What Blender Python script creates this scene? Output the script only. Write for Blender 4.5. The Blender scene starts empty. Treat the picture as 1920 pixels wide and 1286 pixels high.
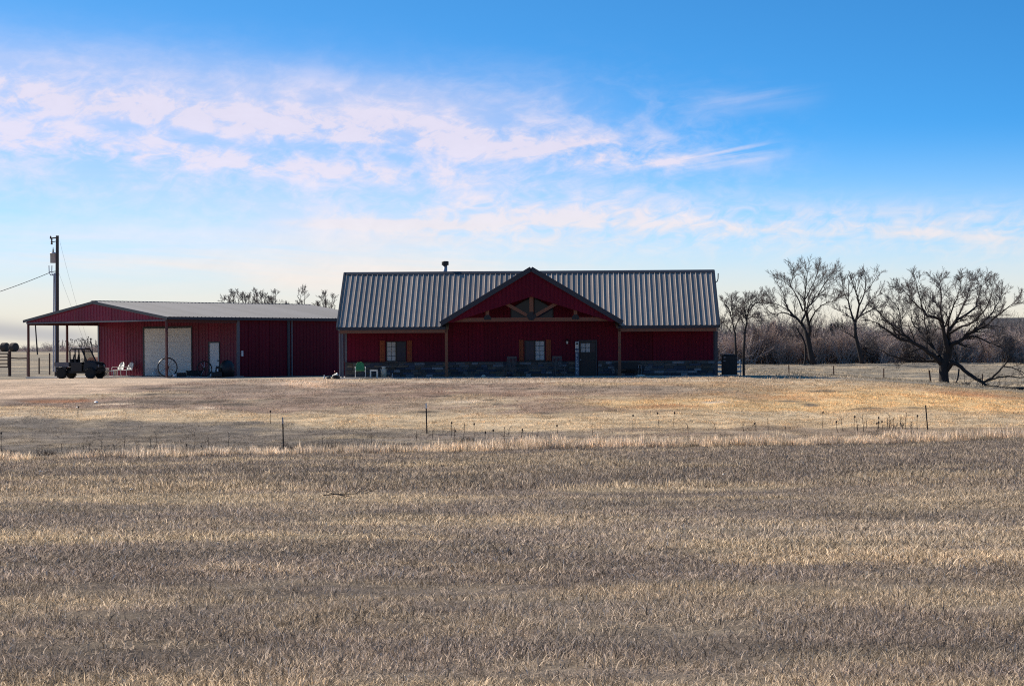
import bpy, math, random
import numpy as np
from mathutils import Vector, Matrix
R = random.Random(7)
rng = np.random.default_rng(11)
scene = bpy.context.scene
COL = scene.collection

# ------------------------------------------------------------------ camera
F = 4107.0            # focal length in photo pixels (1920 wide)
E = 1.49              # eye height above the house pad
ROLL = math.radians(0.35)
cr, sr = math.cos(ROLL), math.sin(ROLL)
cam_d = bpy.data.cameras.new('camera'); cam = bpy.data.objects.new('camera', cam_d); COL.objects.link(cam)
cam_d.sensor_width = 36; cam_d.lens = 36 * F / 1920; cam_d.shift_y = 17 / 1920
cam_d.clip_start = 0.3; cam_d.clip_end = 12000
cam.matrix_world = Matrix(((cr, sr, 0, 0), (0, 0, -1, 0), (-sr, cr, 0, E), (0, 0, 0, 1)))
scene.camera = cam

def W(px, py, d):
    """point of the place that the photo shows at pixel (px, py), d metres away"""
    u, v = px - 960, 660 - py
    return Vector(((u * cr + v * sr) / F * d, d, E + (v * cr - u * sr) / F * d))

# ------------------------------------------------------------------ light
SUN = Vector((-0.66, 0.47, 0.585)).normalized()
EL = math.asin(SUN.z); AZ = math.atan2(SUN.x, SUN.y)
sd = bpy.data.lights.new('sun', 'SUN'); so = bpy.data.objects.new('sun', sd); COL.objects.link(so)
sd.energy = 4.6; sd.angle = math.radians(0.55); sd.color = (1.0, 0.93, 0.83)
so.rotation_euler = SUN.to_track_quat('Z', 'Y').to_euler(); so.location = (0, 0, 60)
scene.view_settings.view_transform = 'Standard'
scene.view_settings.look = 'None'
scene.view_settings.exposure = 0.75
scene.view_settings.gamma = 1.0
scene.view_settings.use_curve_mapping = False
scene.cycles.max_bounces = 6
scene.cycles.use_denoising = False
scene.cycles.filter_width = 1.1
scene.cycles.adaptive_threshold = 0.004
scene.cycles.transparent_max_bounces = 8

class NT:
    """small helper to write node trees"""
    def __init__(s, tree): s.t = tree; s.n = tree.nodes; s.l = tree.links
    def add(s, typ, **kw):
        n = s.n.new(typ)
        for k, v in kw.items(): setattr(n, k, v)
        return n
    def put(s, sock, v):
        if isinstance(v, bpy.types.NodeSocket): s.l.new(v, sock)
        elif v is not None:
            if hasattr(sock, 'default_value') and not isinstance(v, (int, float)) and len(v) == 3 and len(getattr(sock, 'default_value', v)) == 4: v = (*v, 1)
            sock.default_value = v
    def m(s, op, a, b=None, c=None, clamp=False):
        n = s.add('ShaderNodeMath', operation=op, use_clamp=clamp)
        for i, v in enumerate((a, b, c)):
            if v is not None: s.put(n.inputs[i], v)
        return n.outputs[0]
    def mix(s, f, a, b, blend='MIX'):
        n = s.add('ShaderNodeMix', data_type='RGBA', blend_type=blend)
        s.put(n.inputs[0], f); s.put(n.inputs[6], a); s.put(n.inputs[7], b)
        return n.outputs[2]
    def comb(s, x, y, z):
        n = s.add('ShaderNodeCombineXYZ')
        for i, v in enumerate((x, y, z)): s.put(n.inputs[i], v)
        return n.outputs[0]
    def noise(s, vec, scale, detail=4, rough=0.55, dist=0.0):
        n = s.add('ShaderNodeTexNoise'); s.put(n.inputs['Vector'], vec)
        n.inputs['Scale'].default_value = scale; n.inputs['Detail'].default_value = detail
        n.inputs['Roughness'].default_value = rough; n.inputs['Distortion'].default_value = dist
        return n.outputs[0]
    def ss(s, v, a, b):
        n = s.add('ShaderNodeMapRange', interpolation_type='SMOOTHSTEP'); s.put(n.inputs[0], v)
        s.put(n.inputs[1], a); s.put(n.inputs[2], b)
        return n.outputs[0]
    def ramp(s, f, stops):
        n = s.add('ShaderNodeValToRGB'); s.put(n.inputs[0], f)
        e = n.color_ramp.elements
        while len(e) < len(stops): e.new(0.5)
        for q, (p, c) in zip(e, stops): q.position = p; q.color = (*c, 1)
        return n.outputs[0]

world = bpy.data.worlds.new('World'); scene.world = world; world.use_nodes = True
w = NT(world.node_tree); w.n.clear()
tc = w.add('ShaderNodeTexCoord'); sep = w.add('ShaderNodeSeparateXYZ'); w.l.new(tc.outputs['Generated'], sep.inputs[0])
x, y, z = sep.outputs
zp = w.m('MAXIMUM', z, 0.0)
sky = w.add('ShaderNodeTexSky', sky_type='NISHITA', sun_disc=False, sun_elevation=EL, sun_rotation=AZ)
sky.altitude = 300; sky.air_density = 1.0; sky.dust_density = 0.6; sky.ozone_density = 3.0
# clear dry winter air: the blue comes down close to the horizon
w.put(sky.inputs[0], w.comb(x, y, w.m('ADD', w.m('MULTIPLY', zp, 3.9), 0.012)))
s_ = w.m('MULTIPLY', w.m('ARCTAN2', x, y), 10.0)      # azimuth, tenths of a radian
t_ = w.m('MULTIPLY', zp, 10.0)                        # elevation
hs = w.add('ShaderNodeHueSaturation'); w.put(hs.inputs['Color'], sky.outputs[0])
hs.inputs['Saturation'].default_value = 1.3; hs.inputs['Hue'].default_value = 0.5
col = w.mix(1.0, hs.outputs[0], (0.82, 1.27, 1.24), 'MULTIPLY')
# cream glow low on the horizon
base = w.mix(w.m('MULTIPLY', w.ss(t_, 1.05, 0.15), 0.80), col, (4.1, 4.85, 5.2))
base = w.mix(w.m('MULTIPLY', w.ss(t_, 0.58, 0.06), 0.85), base, (5.4, 4.7, 3.75))
# --- cirrus
warp = w.noise(w.comb(w.m('MULTIPLY', x, 9.0), w.m('MULTIPLY', y, 3.0), w.m('MULTIPLY', z, 22.0)), 1.0, 3, 0.5)
wz = w.m('MULTIPLY', w.m('SUBTRACT', warp, 0.5), 0.9)
zz = w.m('ADD', t_, w.m('MULTIPLY', s_, 0.10))
n1 = w.noise(w.comb(w.m('ADD', w.m('MULTIPLY', x, 30.0), wz), w.m('MULTIPLY', y, 6.0), w.m('ADD', w.m('MULTIPLY', zz, 6.5), wz)), 1.0, 9, 0.62, 0.35)
n2 = w.noise(w.comb(w.m('MULTIPLY', x, 5.0), w.m('MULTIPLY', y, 3.0), w.m('MULTIPLY', w.m('ADD', t_, w.m('MULTIPLY', s_, 0.05)), 5.5)), 1.0, 7, 0.55, 0.25)
def band(tc0, slope, s0, wu, wd, sl=None, sh=None):
    """soft band along the sky: centre height tc0 at azimuth s0, falling by slope; wu/wd = widths above/below"""
    d = w.m('SUBTRACT', t_, w.m('ADD', w.m('MULTIPLY', w.m('SUBTRACT', s_, s0), slope), tc0))
    up = w.m('POWER', w.m('DIVIDE', w.m('MAXIMUM', d, 0.0), wu), 2.0)
    dn = w.m('POWER', w.m('DIVIDE', w.m('MINIMUM', d, 0.0), wd), 2.0)
    g = w.m('EXPONENT', w.m('MULTIPLY', w.m('ADD', up, dn), -1.0))
    if sl is not None: g = w.m('MULTIPLY', g, w.ss(s_, *sl))
    if sh is not None: g = w.m('MULTIPLY', g, w.ss(s_, *sh))
    return g
b_main = band(1.08, -0.070, -2.34, 0.25, 0.36, (-5.5, -2.9), (1.6, 0.3))
b_veil = band(1.26, -0.085, -2.34, 0.17, 0.75, (-6, -2.2), (1.0, -0.6))
b_wisp = band(0.885, 0.02, 0.5, 0.07, 0.06, (-0.3, 0.35), (1.32, 1.0))
b_low = band(0.57, -0.028, 0.9, 0.10, 0.13, (-1.5, 0.5))
b_low2 = band(0.40, -0.03, -2.3, 0.16, 0.12, None, (1.2, -1.0))
b_streak = band(0.585, -0.012, -0.5, 0.02, 0.022, (-1.3, -0.5), (0.1, -0.35))
b_wis2 = band(1.16, 0.02, 1.0, 0.05, 0.07, (0.6, 0.95), (1.5, 1.1))
n1b = w.noise(w.comb(w.m('ADD', w.m('MULTIPLY', x, 75.0), wz), w.m('MULTIPLY', y, 9.0), w.m('MULTIPLY', w.m('ADD', t_, w.m('MULTIPLY', s_, -0.16)), 15.0)), 1.0, 6, 0.6, 0.9)
fib = w.m('ADD', w.m('MULTIPLY', n1, 0.66), w.m('MULTIPLY', n1b, 0.34))
c1 = w.m('MULTIPLY', b_main, w.m('MULTIPLY', w.ss(fib, 0.38, 0.72), 0.80))
b_edge = band(1.15, -0.094, -2.34, 0.075, 0.045, (-4.5, -2.6), (1.1, 0.3))
b_edg2 = band(0.93, -0.085, -2.0, 0.06, 0.05, (-3.0, -2.0), (0.2, -0.6))
c1 = w.m('ADD', c1, w.m('MULTIPLY', w.m('ADD', b_edge, w.m('MULTIPLY', b_edg2, 0.7)), w.ss(fib, 0.34, 0.74)))
c1 = w.m('ADD', c1, w.m('MULTIPLY', b_veil, w.m('ADD', 0.14, w.m('MULTIPLY', n2, 0.72))))
nw = w.noise(w.comb(w.m('MULTIPLY', w.m('ADD', x, w.m('MULTIPLY', z, -1.8)), 8.0), w.m('MULTIPLY', y, 3.0), w.m('MULTIPLY', w.m('SUBTRACT', t_, w.m('MULTIPLY', s_, 0.13)), 9.0)), 1.0, 6, 0.55, 0.5)
c1 = w.m('ADD', c1, w.m('MULTIPLY', b_wisp, w.ss(nw, 0.44, 0.66)))
c1 = w.m('ADD', c1, w.m('MULTIPLY', b_wis2, w.m('MULTIPLY', w.ss(nw, 0.35, 0.75), 0.45)))
c1 = w.m('ADD', c1, w.m('MULTIPLY', b_low, w.ss(w.m('ADD', w.m('MULTIPLY', n2, 0.6), w.m('MULTIPLY', n1b, 0.4)), 0.38, 0.62)))
c1 = w.m('ADD', c1, w.m('MULTIPLY', b_low2, w.m('MULTIPLY', w.ss(n2, 0.36, 0.62), 0.85)))
c1 = w.m('ADD', c1, w.m('MULTIPLY', b_streak, 0.7))
# thin cirrus over the rest of the sky
c1 = w.m('ADD', c1, w.m('MULTIPLY', w.m('MULTIPLY', w.ss(t_, 1.9, 3.5), w.ss(n1, 0.52, 0.8)), 0.4))
c1 = w.m('MINIMUM', c1, 1.0)
ccol = w.mix(w.ss(t_, 0.25, 0.9), (5.9, 5.2, 4.7), (5.6, 4.85, 5.25))
ccol = w.mix(1.0, ccol, w.m('ADD', 0.86, w.m('MULTIPLY', fib, 0.26)), 'MULTIPLY')
full = w.mix(w.m('MULTIPLY', c1, 0.80), base, ccol)
# low grey cloud bank on the left of the horizon
b_grey = band(0.10, -0.10, -2.2, 0.045, 0.09, (-3.4, -2.5), (-1.72, -2.0))
full = w.mix(w.m('MULTIPLY', b_grey, w.m('MULTIPLY', w.ss(n2, 0.3, 0.5), 0.75)), full, (2.7, 2.75, 3.0))
bg = w.add('ShaderNodeBackground'); w.put(bg.inputs[0], full); bg.inputs[1].default_value = 0.10
wo = w.add('ShaderNodeOutputWorld'); w.l.new(bg.outputs[0], wo.inputs[0])

# ------------------------------------------------------------------ materials
def mat(name, colr, rough=0.7, metal=0.0, var=0.12, scale=3.0, bump=0.0, bscale=30.0, spec=0.4, stretch=(1, 1, 1), dirt=None, rnd=0.0, transl=0.0):
    m = bpy.data.materials.new(name); m.use_nodes = True
    k = NT(m.node_tree); b = k.n['Principled BSDF']
    t = k.add('ShaderNodeTexCoord'); mp = k.add('ShaderNodeMapping'); k.l.new(t.outputs['Object'], mp.inputs[0]); mp.inputs['Scale'].default_value = stretch
    n = k.noise(mp.outputs[0], scale, 6, 0.6)
    f = k.m('ADD', 1 - var, k.m('MULTIPLY', n, 2 * var))
    if rnd:
        oi = k.add('ShaderNodeObjectInfo'); f = k.m('MULTIPLY', f, k.m('ADD', 1 - rnd, k.m('MULTIPLY', oi.outputs['Random'], 2 * rnd)))
    c = k.mix(1.0, colr, f, 'MULTIPLY')
    if dirt:
        n3 = k.noise(mp.outputs[0], scale * 2.7, 7, 0.65)
        c = k.mix(k.m('MULTIPLY', k.ss(n3, 0.5, 0.75), dirt[1]), c, dirt[0])
    k.put(b.inputs['Base Color'], c)
    b.inputs['Roughness'].default_value = rough; b.inputs['Metallic'].default_value = metal
    b.inputs['Specular IOR Level'].default_value = spec
    if bump:
        nb = k.noise(mp.outputs[0], bscale, 4, 0.6); bn = k.add('ShaderNodeBump'); bn.inputs['Strength'].default_value = bump; bn.inputs['Distance'].default_value = 0.02
        k.put(bn.inputs['Height'], nb); k.put(b.inputs['Normal'], bn.outputs[0])
    return m

M = {
 'red': mat('red_metal', (0.112, 0.0022, 0.0155), 0.55, 0.0, 0.2, 0.9, 0.05, 3, 0.15, (2, 2, 0.25), ((0.060, 0.008, 0.012), 0.5), 0.16),
 'red_shop': mat('faded_red_metal', (0.175, 0.009, 0.034), 0.5, 0.0, 0.14, 0.9, 0.05, 3, 0.3, (2, 2, 0.25), ((0.13, 0.035, 0.035), 0.5), 0.14),
 'galv': mat('galvanised_roof', (0.285, 0.232, 0.195), 0.6, 0.0, 0.13, 1.2, 0.06, 4, 0.25, (1, 0.3, 1), ((0.17, 0.16, 0.155), 0.6), 0.14),
 'galv_shop': mat('galvanised_shop_roof', (0.165, 0.155, 0.158), 0.6, 0.0, 0.12, 1.0, 0.06, 4, 0.25, (1, 0.3, 1), ((0.13, 0.12, 0.115), 0.6), 0.12),
 'trim': mat('dark_bronze_trim', (0.026, 0.030, 0.040), 0.5, 0.1, 0.15, 3),
 'greytrim': mat('grey_trim', (0.10, 0.10, 0.115), 0.5, 0.1, 0.15, 3),
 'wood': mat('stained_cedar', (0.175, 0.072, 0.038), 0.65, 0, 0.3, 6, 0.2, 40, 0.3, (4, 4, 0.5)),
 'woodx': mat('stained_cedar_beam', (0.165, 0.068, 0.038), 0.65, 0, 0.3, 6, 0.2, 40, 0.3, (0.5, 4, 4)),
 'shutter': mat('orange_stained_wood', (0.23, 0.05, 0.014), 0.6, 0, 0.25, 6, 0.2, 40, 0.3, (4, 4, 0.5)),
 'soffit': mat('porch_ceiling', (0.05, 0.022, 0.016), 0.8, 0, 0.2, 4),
 'stone4': mat('ledge_stone_light', (0.17, 0.165, 0.17), 0.9, 0, 0.4, 5, 0.5, 30, 0.3, (1, 1, 1), None, 0.4),
 'mortar': mat('mortar', (0.06, 0.06, 0.064), 0.95, 0, 0.2, 8, 0.3, 60),
 'stone': mat('ledge_stone', (0.085, 0.076, 0.070), 0.9, 0, 0.4, 5, 0.5, 30, 0.3, (1, 1, 1), ((0.14, 0.10, 0.075), 0.6), 0.4),
 'stone2': mat('ledge_stone_blue', (0.058, 0.063, 0.082), 0.9, 0, 0.4, 5, 0.5, 30, 0.3, (1, 1, 1), None, 0.4),
 'stone3': mat('ledge_stone_tan', (0.12, 0.09, 0.068), 0.9, 0, 0.4, 5, 0.5, 30, 0.3, (1, 1, 1), None, 0.4),
 'white': mat('white_paint', (0.70, 0.68, 0.64), 0.5, 0, 0.08, 5, 0, 30, 0.4, (1, 1, 1), ((0.45, 0.40, 0.33), 0.35)),
 'offwhite': mat('chalky_white', (0.60, 0.57, 0.50), 0.7, 0, 0.12, 8),
 'door_white': mat('garage_door_white', (0.74, 0.71, 0.67), 0.55, 0, 0.05, 1),
 'mandoor': mat('man_door_white', (0.70, 0.70, 0.70), 0.5, 0, 0.06, 2),
 'blind': mat('white_blind', (0.42, 0.42, 0.41), 0.8, 0, 0.15, 9),
 'black': mat('black_plastic', (0.010, 0.010, 0.012), 0.5, 0, 0.2, 6),
 'blackm': mat('black_metal', (0.016, 0.016, 0.018), 0.45, 0.3, 0.2, 6),
 'rubber': mat('tyre_rubber', (0.014, 0.014, 0.014), 0.9, 0, 0.2, 20, 0.3, 60),
 'steel': mat('dull_steel', (0.32, 0.32, 0.34), 0.45, 0.6, 0.12, 5),
 'conduit': mat('grey_conduit', (0.42, 0.42, 0.44), 0.45, 0.3, 0.1, 5),
 'rust': mat('rusty_iron', (0.085, 0.045, 0.03), 0.85, 0.1, 0.3, 12, 0.2, 50),
 'postred': mat('rust_red_steel_post', (0.085, 0.025, 0.022), 0.6, 0.1, 0.2, 8),
 'pole': mat('weathered_pole', (0.085, 0.068, 0.058), 0.9, 0, 0.3, 4, 0.4, 30, 0.2, (6, 6, 0.4)),
 'bark': mat('dark_bark', (0.040, 0.033, 0.030), 0.95, 0, 0.35, 3, 0.6, 14, 0.2, (2, 2, 0.6)),
 'bark2': mat('grey_bark', (0.062, 0.052, 0.047), 0.95, 0, 0.35, 3, 0.5, 14, 0.2, (2, 2, 0.6)),
 'twig': mat('twig_bark', (0.115, 0.095, 0.086), 0.95, 0, 0.2, 3),
 'brush': mat('brush_twigs', (0.42, 0.335, 0.29), 0.95, 0, 0.3, 0.4, rnd=0.3),
 'brush_red': mat('reddish_brush_twigs', (0.40, 0.285, 0.235), 0.95, 0, 0.3, 0.4, rnd=0.3),
 'cedar': mat('dull_cedar_needles', (0.065, 0.062, 0.050), 0.9, 0, 0.35, 1.5),
 'far': mat('far_twigs', (0.10, 0.085, 0.08), 0.95, 0, 0.2, 0.3),
 'concrete': mat('concrete', (0.42, 0.38, 0.335), 0.9, 0, 0.14, 2, 0.2, 25, 0.3, (1, 1, 1), ((0.30, 0.26, 0.22), 0.5)),
 'hay': mat('weathered_hay', (0.075, 0.058, 0.048), 1.0, 0, 0.35, 5, 0.6, 25),
 'haybrown': mat('red_brown_hay', (0.16, 0.065, 0.04), 1.0, 0, 0.35, 5, 0.6, 25),
 'green': mat('green_enamel', (0.060, 0.23, 0.075), 0.4, 0, 0.1, 6),
 'cream': mat('cream_enamel', (0.52, 0.45, 0.34), 0.6, 0, 0.15, 8, dirt=((0.25, 0.17, 0.1), 0.5)),
 'terra': mat('terracotta', (0.36, 0.13, 0.07), 0.8, 0, 0.15, 8),
 'rock': mat('pale_rock', (0.45, 0.38, 0.30), 0.95, 0, 0.25, 6, 0.6, 20),
 'weed': mat('dead_weed', (0.070, 0.050, 0.038), 0.95, 0, 0.3, 6),
 'barnwall': mat('grey_shed_boards', (0.20, 0.19, 0.185), 0.9, 0, 0.25, 1.5, 0.2, 10, 0.2, (3, 3, 0.3)),
 'barnroof': mat('dark_shed_roof', (0.05, 0.045, 0.045), 0.8, 0, 0.2, 2),
 'red_fabric': mat('red_plastic', (0.35, 0.03, 0.025), 0.5, 0, 0.1, 5),
 'rocker': mat('dark_rocker_wood', (0.085, 0.065, 0.06), 0.6, 0, 0.2, 8),
 'signboard': mat('sign_board', (0.09, 0.10, 0.14), 0.7, 0, 0.1, 6),
}
def glass(name, colr, rough=0.06):
    m = bpy.data.materials.new(name); m.use_nodes = True
    b = m.node_tree.nodes['Principled BSDF']; k = NT(m.node_tree)
    t = k.add('ShaderNodeTexCoord'); n = k.noise(t.outputs['Object'], 1.5, 2)
    k.put(b.inputs['Base Color'], k.mix(n, colr, tuple(c * 0.6 for c in colr)))
    b.inputs['Roughness'].default_value = rough; b.inputs['Specular IOR Level'].default_value = 0.18
    return m
M['glass'] = glass('window_glass', (0.010, 0.020, 0.055), 0.1)
M['screen'] = mat('insect_screen', (0.016, 0.018, 0.026), 0.6, 0, 0.15, 10)

# ------------------------------------------------------------------ mesh helpers
class MB:
    def __init__(s): s.v = []; s.f = []
    def quadbox(s, c8):
        i = len(s.v); s.v += [tuple(c) for c in c8]
        s.f += [(i, i+3, i+2, i+1), (i+4, i+5, i+6, i+7), (i, i+1, i+5, i+4), (i+1, i+2, i+6, i+5), (i+2, i+3, i+7, i+6), (i+3, i, i+4, i+7)]
        return s
    def box(s, x0, x1, y0, y1, z0, z1):
        return s.quadbox([(x0, y0, z0), (x1, y0, z0), (x1, y1, z0), (x0, y1, z0), (x0, y0, z1), (x1, y0, z1), (x1, y1, z1), (x0, y1, z1)])
    def bar(s, a, b, wx, wy=None, up=(0, 0, 1)):
        """rectangular bar from a to b"""
        a, b = Vector(a), Vector(b); wy = wy or wx; d = (b - a).normalized(); u = Vector(up)
        if abs(d.dot(u)) > 0.98: u = Vector((0, 1, 0))
        r = d.cross(u).normalized(); q = r.cross(d).normalized(); r *= wx / 2; q *= wy / 2
        return s.quadbox([a-r-q, a+r-q, a+r+q, a-r+q, b-r-q, b+r-q, b+r+q, b-r+q])
    def tube(s, pts, rad, n=6, cap=True):
        pts = [Vector(p) for p in pts]; m = len(pts)
        if not hasattr(rad, '__len__'): rad = [rad] * m
        i0 = len(s.v); u = None
        for k in range(m):
            d = (pts[min(k+1, m-1)] - pts[max(k-1, 0)])
            d = d.normalized() if d.length > 1e-9 else Vector((0, 0, 1))
            if u is None:
                u = d.orthogonal().normalized()
            else:
                u = u - d * u.dot(d); u = u.normalized() if u.length > 1e-6 else d.orthogonal().normalized()
            q = d.cross(u); r = rad[k]; p = pts[k]
            for j in range(n):
                a = 2 * math.pi * j / n; ca, sa = math.cos(a) * r, math.sin(a) * r
                s.v.append((p.x + u.x*ca + q.x*sa, p.y + u.y*ca + q.y*sa, p.z + u.z*ca + q.z*sa))
        for k in range(m - 1):
            for j in range(n):
                a = i0 + k*n + j; b = i0 + k*n + (j+1) % n
                s.f.append((a, b, b + n, a + n))
        if cap and n > 3:
            s.f.append(tuple(i0 + j for j in reversed(range(n)))); s.f.append(tuple(i0 + (m-1)*n + j for j in range(n)))
        return s
    def lathe(s, prof, c=(0, 0, 0), n=14):
        i0 = len(s.v); c = Vector(c); m = len(prof)
        for r, z in prof:
            for j in range(n):
                a = 2*math.pi*j/n; s.v.append((c.x + r*math.cos(a), c.y + r*math.sin(a), c.z + z))
        for k in range(m-1):
            for j in range(n):
                a = i0+k*n+j; b = i0+k*n+(j+1) % n; s.f.append((a, b, b+n, a+n))
        s.f.append(tuple(i0+j for j in reversed(range(n)))); s.f.append(tuple(i0+(m-1)*n+j for j in range(n)))
        return s
    def poly(s, pts, thick=None):
        """polygon; thick = vector that extrudes it"""
        i = len(s.v); n = len(pts); s.v += [tuple(p) for p in pts]
        if thick is None: s.f.append(tuple(range(i, i+n))); return s
        t = Vector(thick); s.v += [tuple(Vector(p) + t) for p in pts]
        s.f.append(tuple(range(i, i+n))); s.f.append(tuple(reversed(range(i+n, i+2*n))))
        for k in range(n): s.f.append((i+k, i+n+k, i+n+(k+1) % n, i+(k+1) % n))
        return s
    def torus(s, c, axis, rmaj, rmin, n=24, k=6, arc=(0, 2*math.pi)):
        c = Vector(c); ax = Vector(axis).normalized(); u = ax.orthogonal().normalized()
        if abs(ax.z) < 0.9: u = (Vector((0, 0, 1)) - ax * ax.z).normalized()
        q = ax.cross(u)
        pts = [c + (u*math.cos(a) + q*math.sin(a)) * rmaj for a in [arc[0] + (arc[1]-arc[0])*j/n for j in range(n+1)]]
        return s.tube(pts, rmin, k, False)
    def mesh(s, name, smooth=False):
        me = bpy.data.meshes.new(name); me.from_pydata(s.v, [], s.f); me.update()
        if smooth: me.polygons.foreach_set('use_smooth', [True] * len(me.polygons))
        return me
    def build(s, name, m, parent=None, smooth=False, bevel=0):
        me = s.mesh(name, smooth); me.materials.append(M[m] if isinstance(m, str) else m)
        return link(name, me, parent, bevel)

def link(name, me, parent=None, bevel=0, loc=None, rot=None):
    o = bpy.data.objects.new(name, me); COL.objects.link(o)
    if parent: o.parent = parent
    if loc is not None: o.location = loc
    if rot is not None: o.rotation_euler = rot
    if bevel:
        b = o.modifiers.new('bevel', 'BEVEL'); b.width = bevel; b.segments = 2; b.limit_method = 'ANGLE'
    return o
def tag(o, label=None, cat=None, group=None, kind=None):
    for k, v in (('label', label), ('category', cat), ('group', group), ('kind', kind)):
        if v: o[k] = v
    return o
def thing(name, label, cat, loc=(0, 0, 0), rotz=0.0, group=None):
    o = bpy.data.objects.new(name, None); COL.objects.link(o); o.location = loc; o.rotation_euler = (0, 0, rotz)
    o.empty_display_size = 0.2
    return tag(o, label, cat, group)
def copy_tree(o, parent=None):
    c = o.copy(); COL.objects.link(c)
    if parent: c.parent = parent
    for ch in list(o.children): copy_tree(ch, c)
    return c

# ------------------------------------------------------------------ terrain
def sm(t): t = np.clip(t, 0, 1); return t * t * (3 - 2 * t)
def hash2(i, j, seed):
    h = np.sin(i * 127.1 + j * 311.7 + seed * 74.7) * 43758.5453
    return h - np.floor(h)
def vnoise(x, y, seed=0):
    i, j = np.floor(x), np.floor(y); fx, fy = x - i, y - j; fx, fy = fx*fx*(3-2*fx), fy*fy*(3-2*fy)
    a, b, c, d = hash2(i, j, seed), hash2(i+1, j, seed), hash2(i, j+1, seed), hash2(i+1, j+1, seed)
    return a*(1-fx)*(1-fy) + b*fx*(1-fy) + c*(1-fx)*fy + d*fx*fy
def fbm(x, y, o=4, seed=0):
    s = 0; a = 0.5; n = 0
    for k in range(o):
        s = s + a * vnoise(x, y, seed + k * 3.1); n += a; x, y, a = x*2.03 + 5.2, y*2.03 + 1.7, a*0.5
    return s / n
def mow(x): return 92.0 + 0.17 * x + 0.4 * np.sin(x * 0.35) + 3.4 * (fbm(np.asarray(x, float) * 0.30, 0.0 * np.asarray(x, float), 4, 13) - 0.5)
def gz(x, y):
    x = np.asarray(x, float); y = np.asarray(y, float)
    fg = E - (1.6 + 0.028 * np.clip(y, -60, 110)) + 0.010 * np.clip(x, -60, 60) * sm((y - 30) / 60)
    fg = fg + (fbm(x * 0.35, y * 0.35, 3, 2) - 0.5) * 0.16 * sm(y / 20)
    xr = np.clip(x - 13, 0, 24); pad = np.maximum(-0.0034 * xr * xr, -1.25) * (1 - sm((y - 165) / 70))
    xl = np.clip(-28 - x, 0, 60); pad = pad - 0.02 * xl * (1 - sm((y - 150) / 60))
    near = 1 - sm((np.abs(x + 8) - 26) / 10) * 1.0
    pad = pad + (fbm(x * 0.12, y * 0.12, 3, 9) - 0.5) * 0.35 * (1 - near * (1 - sm((y - 160) / 40)))
    yc = 120.6 + 4.2 * sm((x - 10.5) / 4)
    pad = pad + 1.42 * sm((y - 255) / 150) + 0.95 * np.exp(-((x + 114) / 30) ** 2 - ((y - 505) / 40) ** 2)
    t = np.clip((y - 93) / (yc - 93), 0, 1)
    s = 0.45 * t + 0.55 * sm(t)
    z = fg * (1 - s) + pad * s
    z = z + (fbm(x * 0.5, y * 0.5, 3, 5) - 0.5) * 0.22 * np.clip(4 * t * (1 - t), 0, 1)
    return z
def gzf(x, y): return float(gz(x, y))
def G(px, py, d0=8.0, d1=400.0):
    """where the ray through a photo pixel meets the ground"""
    d = d0
    while d < d1:
        p = W(px, py, d)
        if p.z < gzf(p.x, p.y): return p
        d *= 1.004
    return W(px, py, d1)

TAN = np.array((0.40, 0.305, 0.195)); GREYB = np.array((0.248, 0.192, 0.148)); DARK = np.array((0.165, 0.132, 0.102))
GOLD = np.array((0.50, 0.335, 0.165)); BROWN = np.array((0.275, 0.198, 0.142)); DIRT = np.array((0.50, 0.355, 0.24)); GREYG = np.array((0.20, 0.17, 0.130))
PALE = np.array((0.43, 0.34, 0.245)); RUST = np.array((0.36, 0.165, 0.085))
PATCH = []   # (x, d, half width, half depth, colour, amount)
def patch_px(px, py, hw, hh, colr, amt):
    p = G(px, py); q1 = G(px, py - hh); q2 = G(px, py + hh)
    PATCH.append((p.x, p.y, hw / F * p.y, max(abs(q1.y - q2.y) / 2, 0.3), colr, amt))
for a in [(120, 930, 420, 24, TAN, 0.85), (560, 945, 300, 14, TAN, 0.6), (700, 925, 260, 12, TAN, 0.3), (180, 1005, 300, 20, TAN, 0.6), (620, 1000, 300, 22, TAN, 0.45),
          (980, 868, 260, 12, TAN, 0.75), (820, 900, 200, 9, DARK, 0.4), (1000, 890, 300, 8, TAN, 0.35),
          (1800, 935, 240, 24, TAN, 0.85), (1560, 955, 220, 10, TAN, 0.6), (1500, 1000, 420, 18, PALE, 0.55), (1780, 1010, 240, 20, PALE, 0.5),
          (1250, 945, 330, 14, DARK, 0.75), (1650, 965, 180, 7, DARK, 0.8), (150, 963, 260, 9, DARK, 0.7), (640, 967, 260, 7, DARK, 0.75), (1000, 905, 500, 9, DARK, 0.35),
          (1000, 985, 420, 16, PALE, 0.35), (1600, 1023, 200, 8, DARK, 0.6), (300, 1050, 260, 18, DARK, 0.35), (1100, 1150, 240, 40, PALE, 0.35), (1400, 1170, 240, 30, PALE, 0.3),
          (130, 1130, 160, 26, TAN, 0.4), (1640, 1245, 180, 24, TAN, 0.55), (1480, 1260, 120, 18, TAN, 0.5), (500, 1150, 300, 50, DARK, 0.3), (1750, 1100, 220, 40, DARK, 0.25),
          (300, 885, 500, 14, DARK, 0.45), (1500, 880, 500, 26, DARK, 0.3), (1100, 835, 500, 9, DARK, 0.5), (1700, 835, 380, 12, DARK, 0.35)]:
    patch_px(*a)
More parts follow.
